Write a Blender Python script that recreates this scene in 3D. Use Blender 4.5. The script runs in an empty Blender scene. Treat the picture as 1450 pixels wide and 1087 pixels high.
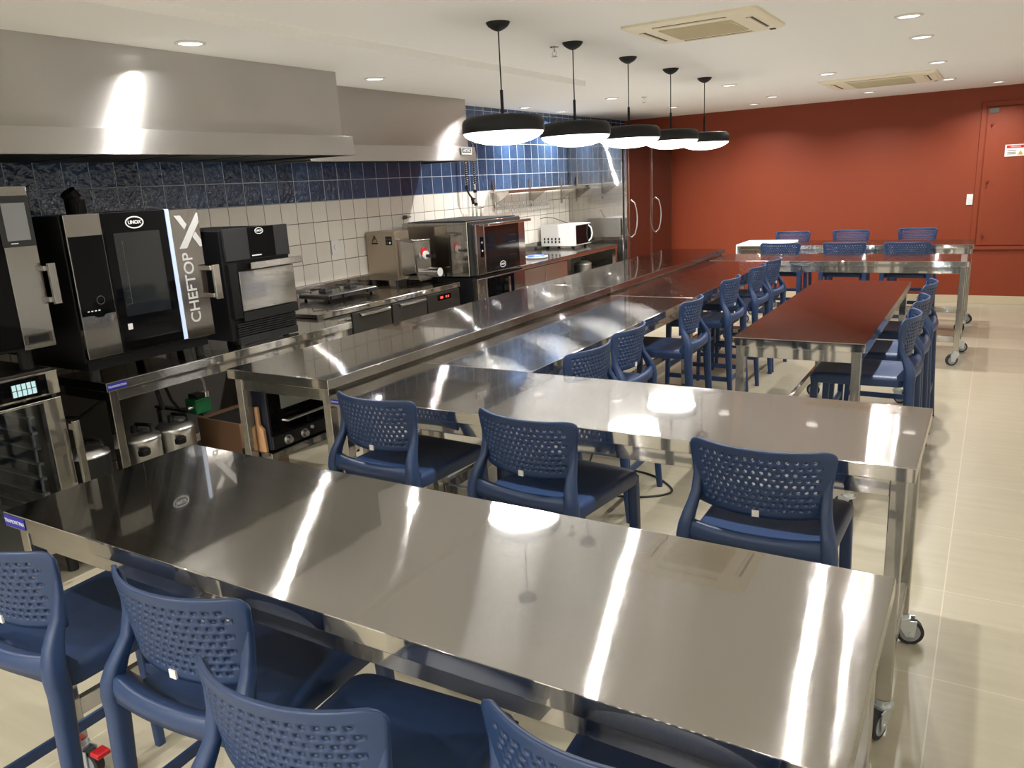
import bpy, math, random
from mathutils import Vector, Matrix
random.seed(7)
PI = math.pi
SC = bpy.context.scene
COL = SC.collection

# ------------------------------------------------------------------ camera
F_PX, YAW, PITCH, ROLL, CAM_Z = 1109.68, -0.553897, -0.249952, -0.053695, 1.7309
cam_d = bpy.data.cameras.new('camera')
cam_d.sensor_fit = 'HORIZONTAL'; cam_d.sensor_width = 36.0
cam_d.lens = F_PX / 1450 * 36.0
cam_d.clip_start = 0.05
cam = bpy.data.objects.new('camera', cam_d); COL.objects.link(cam)
fw = Vector((math.sin(YAW)*math.cos(PITCH), math.cos(YAW)*math.cos(PITCH), math.sin(PITCH)))
rt = Vector((math.cos(YAW), -math.sin(YAW), 0)); up = rt.cross(fw)
r2 = rt*math.cos(ROLL) + up*math.sin(ROLL); u2 = -rt*math.sin(ROLL) + up*math.cos(ROLL)
M = Matrix((r2, u2, -fw)).transposed().to_4x4(); M.translation = Vector((0, 0, CAM_Z))
cam.matrix_world = M
SC.camera = cam

# ------------------------------------------------------------------ world, exposure
w = bpy.data.worlds.new('world'); SC.world = w; w.use_nodes = True
w.node_tree.nodes['Background'].inputs[0].default_value = (0.9, 0.95, 1.0, 1)
w.node_tree.nodes['Background'].inputs[1].default_value = 0.02
SC.view_settings.view_transform = 'Standard'; SC.view_settings.look = 'None'
SC.view_settings.exposure = -0.04; SC.view_settings.gamma = 1.0
SC.view_settings.use_curve_mapping = False
SC.cycles.use_denoising = True
SC.cycles.max_bounces = 8; SC.cycles.diffuse_bounces = 4; SC.cycles.glossy_bounces = 5
SC.cycles.transmission_bounces = 4; SC.cycles.sample_clamp_indirect = 4.0
SC.cycles.caustics_reflective = True; SC.cycles.caustics_refractive = False
SC.cycles.blur_glossy = 1.0
DOWN_W, PEND_W = 17.8, 9.0          # watts of each recessed downlight / pendant
CZ, KZ = 2.53, 2.485                 # dining and kitchen ceiling heights
WX, WY = -4.74, 11.16                # tiled wall and red wall

# ------------------------------------------------------------------ materials
def lin(r, g, b):
    f = lambda c: (c/255/12.92) if c <= 10 else ((c/255+0.055)/1.055)**2.4
    return (f(r), f(g), f(b), 1)
MATS = {}
def mat(name, color=(.5,.5,.5,1), rough=.5, metal=0., **k):
    m = bpy.data.materials.new(name); m.use_nodes = True
    b = m.node_tree.nodes['Principled BSDF']
    b.inputs['Base Color'].default_value = color
    b.inputs['Roughness'].default_value = rough
    b.inputs['Metallic'].default_value = metal
    for n, v in k.items(): b.inputs[n].default_value = v
    MATS[name] = m
    return m
def nd(m, typ, **k):
    n = m.node_tree.nodes.new(typ)
    for a, v in k.items(): setattr(n, a, v)
    return n
def ln(m, a, b): m.node_tree.links.new(a, b)
def bsdf(m): return m.node_tree.nodes['Principled BSDF']

def steel(name, grain, color=(.50,.485,.46,1), rough=.06, spread=.55, mirror=.42, mrough=.03, wav=.03):
    """brushed steel: fine scratches along the grain fan reflections out across it; part of the surface stays mirror-like"""
    m = mat(name, color, rough, 1.0); b = bsdf(m)
    geo = nd(m, 'ShaderNodeNewGeometry')
    sc = nd(m, 'ShaderNodeVectorMath', operation='SCALE'); sc.inputs['Scale'].default_value = 9173.0
    ln(m, geo.outputs['Position'], sc.inputs[0])
    wn = nd(m, 'ShaderNodeTexWhiteNoise', noise_dimensions='3D'); ln(m, sc.outputs[0], wn.inputs['Vector'])
    def math_(op, a, b_=None):
        n = nd(m, 'ShaderNodeMath', operation=op)
        for i, v in enumerate((a, b_)):
            if v is None: continue
            if isinstance(v, (int, float)): n.inputs[i].default_value = v
            else: ln(m, v, n.inputs[i])
        return n.outputs[0]
    t = math_('SUBTRACT', math_('MULTIPLY', wn.outputs['Value'], 2.), 1.)
    off = math_('MULTIPLY', math_('MULTIPLY', t, math_('MULTIPLY', t, t)), spread)
    g = nd(m, 'ShaderNodeCombineXYZ')
    for i in range(3): g.inputs[i].default_value = grain[i]
    no2 = nd(m, 'ShaderNodeTexNoise'); no2.inputs['Scale'].default_value = 2.2; no2.inputs['Detail'].default_value = 3
    ln(m, geo.outputs['Position'], no2.inputs['Vector'])
    bp = nd(m, 'ShaderNodeBump'); bp.inputs['Strength'].default_value = wav; bp.inputs['Distance'].default_value = .02
    ln(m, no2.outputs[0], bp.inputs['Height'])
    cr = nd(m, 'ShaderNodeVectorMath', operation='CROSS_PRODUCT'); ln(m, bp.outputs[0], cr.inputs[0]); ln(m, g.outputs[0], cr.inputs[1])
    cs = nd(m, 'ShaderNodeVectorMath', operation='SCALE'); ln(m, cr.outputs[0], cs.inputs[0]); ln(m, off, cs.inputs['Scale'])
    ad = nd(m, 'ShaderNodeVectorMath', operation='ADD'); ln(m, bp.outputs[0], ad.inputs[0]); ln(m, cs.outputs[0], ad.inputs[1])
    nz = nd(m, 'ShaderNodeVectorMath', operation='NORMALIZE'); ln(m, ad.outputs[0], nz.inputs[0])
    ln(m, nz.outputs[0], b.inputs['Normal'])
    g2 = nd(m, 'ShaderNodeBsdfGlossy'); g2.inputs['Color'].default_value = color; g2.inputs['Roughness'].default_value = mrough
    ln(m, bp.outputs[0], g2.inputs['Normal'])
    mx = nd(m, 'ShaderNodeMixShader'); mx.inputs[0].default_value = mirror
    out = m.node_tree.nodes['Material Output']
    ln(m, b.outputs[0], mx.inputs[1]); ln(m, g2.outputs[0], mx.inputs[2]); ln(m, mx.outputs[0], out.inputs[0])
    return m
X_, Y_, Z_ = (1,.012,.02), (.012,1,.02), (.012,.02,1)
ST_X = steel('steel_brushed_across', X_)
ST_Y = steel('steel_brushed_along', Y_)
ST_Z = steel('steel_brushed_upright', Z_, rough=.12, mirror=.3)
ST_ZD = steel('steel_oven_trim', Z_, color=(.33,.325,.315,1), rough=.12, mirror=.35)
ST_HOOD = steel('steel_hood', Y_, color=(.46,.445,.425,1), rough=.2, spread=.8, mirror=.08, mrough=.2)
ST_HOODX = steel('steel_hood_end', Y_, color=(.46,.445,.425,1), rough=.2, spread=.8, mirror=.08, mrough=.2)
ST_DULL = steel('steel_dull', Y_, color=(.50,.47,.44,1), rough=.2, mirror=.2, mrough=.1)
CHROME = mat('chrome', (.78,.78,.78,1), .12, 1.)
ZINC = mat('zinc_plated', (.62,.66,.68,1), .35, .8)
ALU = mat('aluminium', (.72,.72,.72,1), .3, 1.)
BLACK = mat('black_enamel', (.010,.010,.011,1), .35, **{'Specular IOR Level': .2})
BLACKG = mat('black_glass', (.003,.003,.0035,1), .04, **{'Specular IOR Level': .12})
BLACKM = mat('black_matt_metal', (.018,.018,.018,1), .5, **{'Specular IOR Level': .2})
BLACKP = mat('black_plastic', (.012,.012,.013,1), .45, **{'Specular IOR Level': .2})
GREYP = mat('dark_grey_panel', (.035,.035,.036,1), .35, .2, **{'Specular IOR Level': .2})
SLATE = mat('graphite_steel', (.11,.105,.10,1), .3, .9)
RUBBER = mat('rubber', (.02,.02,.02,1), .7)
WHEEL = mat('grey_wheel', (.28,.29,.31,1), .5)
RED = mat('red_plastic', lin(190,25,35), .4)
WHITE = mat('white_plastic', (.75,.74,.72,1), .4)
PAINT = mat('white_paint', (.90,.885,.845,1), .85)
CREAM = mat('cream_plastic', lin(236,226,200), .55)
CREAMD = mat('cream_grille', lin(204,192,160), .6)
SLOT = mat('vent_slot_dark', (.03,.028,.025,1), .7)
TAGBLUE = mat('tag_blue', lin(38,42,150), .4)
LETTER = mat('letter_grey', (.52,.52,.51,1), .4)
LOGOW = mat('logo_white', (.80,.80,.80,1), .4)
GREEN = mat('green_plastic', lin(10,95,50), .45)
WOOD = mat('board_wood', lin(206,160,118), .6)
CARD = mat('brown_card', lin(128,96,72), .8)
GREYWALL = mat('grey_lower_wall', lin(92,88,82), .85)  # one plain grey for the wall below the tiles
YELLOW = mat('yellow_tag', lin(190,160,50), .5)
BLUEPL = mat('blue_plastic', lin(60,100,200), .35)
COPPER = mat('warm_brown_gloss', lin(120,84,60), .25, .6)

def emis(name, col, strength, base=(.8,.8,.8,1)):
    m = mat(name, base, .4)
    bsdf(m).inputs['Emission Color'].default_value = col
    bsdf(m).inputs['Emission Strength'].default_value = strength
    return m
LENS = emis('lamp_lens', (1,.97,.92,1), 4.)
DIFF = emis('downlight_diffuser', (1,.96,.9,1), 3.)
SCREEN = emis('touch_screen', (.55,.85,.85,1), .9, (.1,.1,.1,1))
LED = emis('led_strip', (.55,.70,1,1), .75, (.3,.33,.38,1))
REDLED = emis('red_indicator', (1,.12,.05,1), 1.0, (.2,.02,.02,1))

# stool plastic
NAVY = mat('navy_plastic', lin(35,56,92), .40)
m = NAVY; geo = nd(m,'ShaderNodeNewGeometry'); no = nd(m,'ShaderNodeTexNoise'); no.inputs['Scale'].default_value = 900
ln(m, geo.outputs['Position'], no.inputs['Vector'])
bp = nd(m,'ShaderNodeBump'); bp.inputs['Strength'].default_value = .08; bp.inputs['Distance'].default_value = .001
ln(m, no.outputs[0], bp.inputs['Height']); ln(m, bp.outputs[0], bsdf(m).inputs['Normal'])

# glass
GLASS = bpy.data.materials.new('oven_glass'); GLASS.use_nodes = True; m = GLASS
nt = m.node_tree; out = nt.nodes['Material Output']; nt.nodes.remove(nt.nodes['Principled BSDF'])
tr = nd(m,'ShaderNodeBsdfTransparent'); tr.inputs[0].default_value = (.80,.83,.86,1)
gl = nd(m,'ShaderNodeBsdfGlossy'); gl.inputs['Roughness'].default_value = .02; gl.inputs[0].default_value = (.9,.95,1,1)
fr = nd(m,'ShaderNodeFresnel'); fr.inputs[0].default_value = 1.6
mx = nd(m,'ShaderNodeMixShader'); ln(m, fr.outputs[0], mx.inputs[0]); ln(m, tr.outputs[0], mx.inputs[1]); ln(m, gl.outputs[0], mx.inputs[2]); ln(m, mx.outputs[0], out.inputs[0])
CLEAR = bpy.data.materials.new('clear_plastic'); CLEAR.use_nodes = True; m = CLEAR
nt = m.node_tree; out = nt.nodes['Material Output']; nt.nodes.remove(nt.nodes['Principled BSDF'])
tr = nd(m,'ShaderNodeBsdfTransparent'); tr.inputs[0].default_value = (.9,.9,.9,1)
gl = nd(m,'ShaderNodeBsdfGlossy'); gl.inputs['Roughness'].default_value = .08
mx = nd(m,'ShaderNodeMixShader'); mx.inputs[0].default_value = .3; ln(m, tr.outputs[0], mx.inputs[1]); ln(m, gl.outputs[0], mx.inputs[2]); ln(m, mx.outputs[0], out.inputs[0])

# red paint
REDPAINT = mat('red_paint', lin(129,49,15), .6)
m = REDPAINT; geo = nd(m,'ShaderNodeNewGeometry'); no = nd(m,'ShaderNodeTexNoise'); no.inputs['Scale'].default_value = 60
ln(m, geo.outputs['Position'], no.inputs['Vector'])
bp = nd(m,'ShaderNodeBump'); bp.inputs['Strength'].default_value = .05; bp.inputs['Distance'].default_value = .01
ln(m, no.outputs[0], bp.inputs['Height']); ln(m, bp.outputs[0], bsdf(m).inputs['Normal'])

# wall tiles: blue rows above white rows, handmade glaze, over plain grey below the counters
TILE = mat('glazed_wall_tile', (.5,.5,.5,1), .12); m = TILE
geo = nd(m,'ShaderNodeNewGeometry'); sep = nd(m,'ShaderNodeSeparateXYZ'); ln(m, geo.outputs['Position'], sep.inputs[0])
TW, TH, TB, TY0 = .1655, .1640, 1.672, .0975
def mth(m, op, a, b=None, c=None):
    n = nd(m,'ShaderNodeMath', operation=op)
    for i, v in enumerate((a, b, c)):
        if v is None: continue
        if isinstance(v, (int, float)): n.inputs[i].default_value = v
        else: ln(m, v, n.inputs[i])
    return n.outputs[0]
ty = mth(m,'DIVIDE', mth(m,'SUBTRACT', sep.outputs[1], TY0), TW)
tz = mth(m,'DIVIDE', mth(m,'SUBTRACT', sep.outputs[2], TB), TH)
def edge(t, g):
    fr_ = mth(m,'FRACT', t); d = mth(m,'MINIMUM', fr_, mth(m,'SUBTRACT', 1., fr_))
    mr = nd(m,'ShaderNodeMapRange'); mr.inputs[1].default_value = g*.6; mr.inputs[2].default_value = g
    ln(m, d, mr.inputs[0]); return mr.outputs[0], d
ey, dy = edge(ty, .020); ez, dz = edge(tz, .020)
tilemask = mth(m,'MULTIPLY', ey, ez)
cid = nd(m,'ShaderNodeCombineXYZ'); ln(m, mth(m,'FLOOR', ty), cid.inputs[0]); ln(m, mth(m,'FLOOR', tz), cid.inputs[1])
wn = nd(m,'ShaderNodeTexWhiteNoise', noise_dimensions='2D'); ln(m, cid.outputs[0], wn.inputs['Vector'])
no = nd(m,'ShaderNodeTexNoise'); no.inputs['Scale'].default_value = 14; no.inputs['Detail'].default_value = 4; ln(m, geo.outputs['Position'], no.inputs['Vector'])
def ramp(fac, c0, c1):
    r = nd(m,'ShaderNodeMix', data_type='RGBA'); ln(m, fac, r.inputs[0]); r.inputs[6].default_value = c0; r.inputs[7].default_value = c1
    return r.outputs[2]
fmix = mth(m,'ADD', mth(m,'MULTIPLY', wn.outputs[0], .6), mth(m,'MULTIPLY', no.outputs[0], .45))
blue = ramp(fmix, lin(28,42,66), lin(60,84,118)); white = ramp(fmix, lin(222,215,203), lin(240,235,226))
isblue = mth(m,'GREATER_THAN', sep.outputs[2], TB)
tcol = nd(m,'ShaderNodeMix', data_type='RGBA'); ln(m, isblue, tcol.inputs[0]); ln(m, white, tcol.inputs[6]); ln(m, blue, tcol.inputs[7])
gcol = nd(m,'ShaderNodeMix', data_type='RGBA'); ln(m, isblue, gcol.inputs[0]); gcol.inputs[6].default_value = lin(112,102,92); gcol.inputs[7].default_value = lin(176,188,200)
fin = nd(m,'ShaderNodeMix', data_type='RGBA'); ln(m, tilemask, fin.inputs[0]); ln(m, gcol.outputs[2], fin.inputs[6]); ln(m, tcol.outputs[2], fin.inputs[7])
ln(m, fin.outputs[2], bsdf(m).inputs['Base Color'])
rg = nd(m,'ShaderNodeMapRange'); rg.inputs[3].default_value = .8; rg.inputs[4].default_value = .1; ln(m, tilemask, rg.inputs[0]); ln(m, rg.outputs[0], bsdf(m).inputs['Roughness'])
nb = nd(m,'ShaderNodeTexNoise'); nb.inputs['Scale'].default_value = 24; nb.inputs['Detail'].default_value = 2; ln(m, geo.outputs['Position'], nb.inputs['Vector'])
hgt = mth(m,'ADD', mth(m,'MULTIPLY', tilemask, .35), mth(m,'MULTIPLY', nb.outputs[0], mth(m,'ADD', .25, mth(m,'MULTIPLY', isblue, .75))))
bp = nd(m,'ShaderNodeBump'); bp.inputs['Strength'].default_value = .55; bp.inputs['Distance'].default_value = .014
ln(m, hgt, bp.inputs['Height']); ln(m, bp.outputs[0], bsdf(m).inputs['Normal'])

# floor: large beige porcelain tiles with thin pale joints
FLOOR = mat('beige_porcelain', lin(205,190,160), .28); m = FLOOR
geo = nd(m,'ShaderNodeNewGeometry'); sep = nd(m,'ShaderNodeSeparateXYZ'); ln(m, geo.outputs['Position'], sep.inputs[0])
fx = mth(m,'DIVIDE', mth(m,'ADD', sep.outputs[0], .05), 1.2); fy = mth(m,'DIVIDE', mth(m,'SUBTRACT', sep.outputs[1], 5.38), .66)
ex, _ = edge(fx, .0024); ey, _ = edge(fy, .0038); tm = mth(m,'MULTIPLY', ex, ey)
mp = nd(m,'ShaderNodeMapping'); mp.inputs['Scale'].default_value = (1.2, 14, 1); ln(m, geo.outputs['Position'], mp.inputs[0])
no = nd(m,'ShaderNodeTexNoise'); no.inputs['Scale'].default_value = 1.6; no.inputs['Detail'].default_value = 5; ln(m, mp.outputs[0], no.inputs['Vector'])
body = ramp(no.outputs[0], lin(150,142,121), lin(168,160,140))
fin = nd(m,'ShaderNodeMix', data_type='RGBA'); ln(m, tm, fin.inputs[0]); fin.inputs[6].default_value = lin(182,173,152); ln(m, body, fin.inputs[7])
ln(m, fin.outputs[2], bsdf(m).inputs['Base Color'])

# ------------------------------------------------------------------ mesh builder
class MB:
    def __init__(s, org=(0,0,0)):
        s.v, s.f, s.mi, s.sm, s.o = [], [], [], [], Vector(org)
    def add(s, vs, fs, mi=0, smooth=False):
        b = len(s.v); s.v += [tuple(Vector(p)-s.o) for p in vs]
        for f in fs:
            s.f.append([b+i for i in f]); s.mi.append(mi); s.sm.append(smooth)
        return s
    def box(s, x0, x1, y0, y1, z0, z1, mi=0):
        vs = [(x,y,z) for z in (z0,z1) for y in (y0,y1) for x in (x0,x1)]
        return s.add(vs, [(0,2,3,1),(4,5,7,6),(0,1,5,4),(2,6,7,3),(0,4,6,2),(1,3,7,5)], mi)
    def cyl(s, p0, p1, r0, r1=None, n=20, mi=0, caps=True):
        r1 = r0 if r1 is None else r1
        p0, p1 = Vector(p0), Vector(p1); d = (p1-p0).normalized()
        a = d.orthogonal().normalized(); b = d.cross(a)
        ring = lambda p, r: [p + (a*math.cos(2*PI*i/n)+b*math.sin(2*PI*i/n))*r for i in range(n)]
        s.add(ring(p0,r0)+ring(p1,r1), [(i,(i+1)%n,n+(i+1)%n,n+i) for i in range(n)], mi, True)
        if caps:
            s.add(ring(p0,r0), [tuple(range(n-1,-1,-1))], mi); s.add(ring(p1,r1), [tuple(range(n))], mi)
        return s
    def lathe(s, prof, c, axis=(0,0,1), n=32, mi=0, smooth=True):
        c, d = Vector(c), Vector(axis).normalized(); a = d.orthogonal().normalized(); b = d.cross(a)
        vs = [c + d*z + (a*math.cos(2*PI*i/n)+b*math.sin(2*PI*i/n))*max(r,1e-5) for r, z in prof for i in range(n)]
        fs = [(k*n+i, k*n+(i+1)%n, (k+1)*n+(i+1)%n, (k+1)*n+i) for k in range(len(prof)-1) for i in range(n)]
        return s.add(vs, fs, mi, smooth)
    def tube(s, pts, r, n=8, mi=0, closed=False):
        pts = [Vector(p) for p in pts]; N = len(pts); vs = []
        a = None
        for i, p in enumerate(pts):
            t = ((pts[(i+1)%N] if closed or i < N-1 else p) - (pts[i-1] if closed or i > 0 else p)).normalized()
            a = t.orthogonal().normalized() if a is None else (a - t*a.dot(t)).normalized()
            b = t.cross(a); rr = r[i] if isinstance(r, (list,tuple)) else r
            vs += [p + (a*math.cos(2*PI*k/n)+b*math.sin(2*PI*k/n))*rr for k in range(n)]
        fs = [(i*n+k, i*n+(k+1)%n, ((i+1)%N)*n+(k+1)%n, ((i+1)%N)*n+k) for i in range(N if closed else N-1) for k in range(n)]
        s.add(vs, fs, mi, True)
        if not closed:
            s.add(vs[:n], [tuple(range(n-1,-1,-1))], mi); s.add(vs[-n:], [tuple(range(n))], mi)
        return s
    def loft(s, rings, mi=0, smooth=True, cap=True):
        n = len(rings[0]); vs = [p for r in rings for p in r]
        s.add(vs, [(k*n+i, k*n+(i+1)%n, (k+1)*n+(i+1)%n, (k+1)*n+i) for k in range(len(rings)-1) for i in range(n)], mi, smooth)
        if cap:
            s.add(rings[0], [tuple(range(n-1,-1,-1))], mi); s.add(rings[-1], [tuple(range(n))], mi)
        return s
    def prism(s, poly, d, mi=0):
        d = Vector(d); n = len(poly); p = [Vector(q) for q in poly]
        return s.add(p+[q+d for q in p], [tuple(range(n-1,-1,-1)), tuple(range(n,2*n))]+[(i,(i+1)%n,n+(i+1)%n,n+i) for i in range(n)], mi)
    def build(s, name, mats, parent=None, bevel=0., seg=2, loc=None):
        me = bpy.data.meshes.new(name); me.from_pydata(s.v, [], s.f)
        mats = mats if isinstance(mats, (list,tuple)) else [mats]
        for m_ in mats: me.materials.append(m_)
        me.polygons.foreach_set('material_index', s.mi); me.polygons.foreach_set('use_smooth', s.sm)
        me.update()
        o = bpy.data.objects.new(name, me); COL.objects.link(o)
        if parent is not None: o.parent = parent
        elif loc is None: o.location = s.o
        if bevel:
            md = o.modifiers.new('bevel','BEVEL'); md.width = bevel; md.segments = seg; md.limit_method = 'ANGLE'; md.angle_limit = 0.7
        return o

def rrect(cx, cy, hx, hy, r, z, n=4, fn=None):
    """rounded rectangle ring in a horizontal plane"""
    pts = []
    r = min(r, hx*.99, hy*.99)
    for (sx, sy, a0) in ((1,1,0),(-1,1,PI/2),(-1,-1,PI),(1,-1,3*PI/2)):
        for k in range(n+1):
            a = a0 + PI/2*k/n
            pts.append((cx+sx*(hx-r)+r*math.cos(a), cy+sy*(hy-r)+r*math.sin(a), z))
    return pts

def tag(o, label=None, cat=None, group=None, kind=None):
    if label: o['label'] = label
    if cat: o['category'] = cat
    if group: o['group'] = group
    if kind: o['kind'] = kind
    return o
def thing(name, loc, label, cat, group=None, rz=0.):
    e = bpy.data.objects.new(name, None); e.empty_display_size = .1; COL.objects.link(e)
    e.location = loc; e.rotation_euler = (0,0,rz)
    return tag(e, label, cat, group)
KIDS = {}
def copy_tree(o, parent=None):
    c = o.copy(); COL.objects.link(c)
    if parent is not None: c.parent = parent
    for ch in [q for q in bpy.data.objects if q.parent == o and q is not c]: copy_tree(ch, c)
    return c
def text(name, s, size, org, right, upv, m, parent, parent_loc=(0,0,0), depth=.0008, align='CENTER', sx=1., bold=0.):
    cu = bpy.data.curves.new('lettering','FONT'); cu.body = s; cu.size = size; cu.extrude = depth; cu.align_x = align; cu.align_y = 'CENTER'
    cu.offset = bold
    t = bpy.data.objects.new('lettering', cu); COL.objects.link(t)
    dg = bpy.context.evaluated_depsgraph_get(); me = bpy.data.meshes.new_from_object(t.evaluated_get(dg))
    COL.objects.unlink(t); bpy.data.objects.remove(t); me.name = name
    R, U = Vector(right).normalized(), Vector(upv).normalized(); N = R.cross(U)
    mt = Matrix((R*sx, U, N)).transposed().to_4x4(); mt.translation = Vector(org)-Vector(parent_loc)
    me.transform(mt); me.materials.clear(); me.materials.append(m)
    o = bpy.data.objects.new(name, me); COL.objects.link(o); o.parent = parent
    return o
def struct(o, kind='structure'): o['kind'] = kind; return o

# ------------------------------------------------------------------ setting
RX, RY = 2.3, -2.6            # wall to the right and wall behind
struct(MB().box(WX-.2, RX+.2, RY-.2, WY+.2, -.1, 0).build('floor', FLOOR))
struct(MB().box(WX-.2, RX+.2, RY-.2, WY+.2, CZ, CZ+.12).build('ceiling', PAINT))
struct(MB().box(WX, -3.03, RY, 6.32, KZ, CZ).build('ceiling_kitchen', PAINT))
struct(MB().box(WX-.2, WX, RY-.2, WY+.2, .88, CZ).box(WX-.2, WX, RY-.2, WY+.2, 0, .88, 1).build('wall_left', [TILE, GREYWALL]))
struct(MB().box(WX, RX+.2, WY, WY+.2, 0, CZ).build('wall_back', REDPAINT))
struct(MB().box(RX, RX+.2, RY-.2, WY, 0, CZ).build('wall_right', PAINT))
struct(MB().box(WX, RX, RY-.2, RY, 0, CZ).build('wall_front', PAINT))
BASE = mat('baseboard_porcelain', lin(196,182,154), .4)
struct(MB().box(-3.9, RX, WY-.012, WY, 0, .10).build('baseboard_back', BASE, bevel=.002))
# service doors in the red wall
frame = struct(MB().box(-.235,-.185,WY-.02,WY,.66,2.36).box(-.185,1.4,WY-.02,WY,2.31,2.36).box(-.185,1.4,WY-.02,WY,.66,.70).build('trim_1', REDPAINT, bevel=.002))
d1 = struct(MB().box(-.172,1.2,WY-.016,WY,.712,2.298).build('door_1', REDPAINT, bevel=.003))
REDDARK = mat('red_lock', lin(120,36,20), .4)
for z in (2.117, 1.468, .831):
    MB().cyl((-.118,WY-.016,z),(-.118,WY-.034,z),.016,n=14).box(-.124,-.112,WY-.052,WY-.03,z-.02,z+.012).build('lock_knob', REDDARK, d1)
MB().box(-.155,-.06,WY-.024,WY-.016,2.235,2.285).build('hinge_plate', SLATE, d1)
SIGN = (.137, WY-.018, 1.80)
sg = thing('warning_sign', SIGN, 'small white and red warning sign on the red service door', 'sign')
MB(SIGN).box(.035,.24,WY-.021,WY-.0165,1.735,1.868).build('sign_plate', WHITE, sg, .002)
MB(SIGN).box(.05,.225,WY-.023,WY-.021,1.828,1.86).build('red_band', RED, sg)
text('sign_heading', 'PERIGO', .03, (.138,WY-.0235,1.843), (1,0,0), (0,0,1), WHITE, sg, SIGN)
tri = MB(SIGN).prism([(.165,WY-.023,1.752),(.215,WY-.023,1.752),(.19,WY-.023,1.8)], (0,.002,0)); tri.build('hazard_triangle', YELLOW, sg)
for k in range(3): MB(SIGN).box(.06,.145,WY-.0225,WY-.021,1.76+k*.018,1.766+k*.018).build('text_line', GREYP, sg)
L = (-.278, WY, 1.255)
sw = thing('light_switch', L, 'white light switch plate on the red wall beside the service door', 'switch')
MB(L).box(-.312,-.246,WY-.010,WY,1.195,1.32).build('cover_plate', WHITE, sw, .003)
for k in range(3): MB(L).box(-.292,-.266,WY-.015,WY-.009,1.215+k*.029,1.24+k*.029).build('rocker', WHITE, sw, .002)
L = (WX, 4.947, 1.29)
pl = thing('wall_socket', L, 'white socket plate on the white tiles behind the gas cooktop', 'socket')
MB(L).box(WX,WX+.012,4.90,4.99,1.228,1.35).build('cover_plate', WHITE, pl, .003)
MB(L).cyl((WX+.011,4.945,1.29),(WX+.018,4.945,1.29),.022,n=20).build('socket_insert', WHITE, pl)

# ------------------------------------------------------------------ lamps
def downlight(x, y, z, label, watt=DOWN_W):
    L = (x, y, z); t = thing('recessed_downlight', L, label, 'downlight', 'recessed ceiling downlights')
    MB(L).lathe([(.056,0),(.075,0),(.075,-.004),(.066,-.010),(.056,-.006),(.056,0)], L, n=28).build('trim_ring', WHITE, t)
    MB(L).lathe([(.001,-.004),(.056,-.004)], L, n=28).build('diffuser', DIFF, t)
    ld = bpy.data.lights.new('downlight_lamp','AREA'); ld.shape = 'DISK'; ld.size = .045; ld.energy = watt; ld.color = (1,.985,.96)
    lo = bpy.data.objects.new('downlight_lamp', ld); COL.objects.link(lo); lo.parent = t; lo.location = (0,0,-.009)
    ld.spread = math.radians(140)
DL = [
 (-3.47,2.77,KZ,'ceiling downlight over the front of the nearer extractor hood'),
 (-3.76,4.49,KZ,'ceiling downlight in front of the farther extractor hood'),
 (-3.85,6.55,CZ,'ceiling downlight past the end of the farther hood, behind the first pendant stem'),
 (-4.50,7.86,CZ,'ceiling downlight close to the blue tiles, left one of the pair beside the tiled wall'),
 (-4.52,8.75,CZ,'ceiling downlight close to the blue tiles, right one of the pair beside the tiled wall'),
 (-3.49,7.90,CZ,'ceiling downlight seen between the second and third pendant stems'),
 (-3.47,9.68,CZ,'ceiling downlight seen behind the fourth pendant stem'),
 (-2.27,7.88,CZ,'ceiling downlight just right of the last pendant canopy'),
 (-2.675,10.37,CZ,'ceiling downlight by the red wall, leftmost of the row nearest that wall'),
 (-2.27,9.59,CZ,'ceiling downlight near the red wall between the last pendant and the farther air conditioner'),
 (-1.38,7.83,CZ,'ceiling downlight just left of the farther ceiling air conditioner'),
 (-1.35,10.24,CZ,'ceiling downlight between the farther ceiling air conditioner and the red wall'),
 (-.51,5.28,CZ,'ceiling downlight at upper right, nearest visible of the right hand column'),
 (-.515,6.21,CZ,'ceiling downlight at upper right, second nearest of the right hand column'),
 (-.52,7.88,CZ,'ceiling downlight at the right, third of the right hand column, before the farther air conditioner'),
 (-.523,9.59,CZ,'ceiling downlight touching the right corner of the farther ceiling air conditioner'),
 (-.09,10.54,CZ,'ceiling downlight at far right above the red service door'),
]
for a in DL: downlight(*a, DOWN_W*(1.35 if a[0] < -3.4 else 1.))
# grid continues out of view; rear wall row is added to brighten the ceiling
for (x, y, s) in [(-.51,4.4,'over the right end of the second table'),(-.51,2.6,'above the right front table gap'),
                  (-2.4,-.9,'behind the camera on the left'),(-.7,-1.1,'behind the camera on the right'),
                  (1.5,2.6,'over the bare floor, near one'),(1.5,7.0,'over the bare floor, far one'),(-3.47,.6,'over the kitchen aisle behind the nearer hood'),
                  (-1.38,2.6,'above the middle of both front tables'),(-3.4,-2.0,'added as fill along the rear wall, first'),(-1.9,-2.0,'added as fill along the rear wall, second'),(-.4,-2.0,'added as fill along the rear wall, third'),(1.1,-2.0,'added as fill along the rear wall, fourth')]:
    downlight(x, y, KZ if x < -3.1 else CZ, 'ceiling downlight out of the picture '+s, 34. if y < -.5 else DOWN_W)

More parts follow.
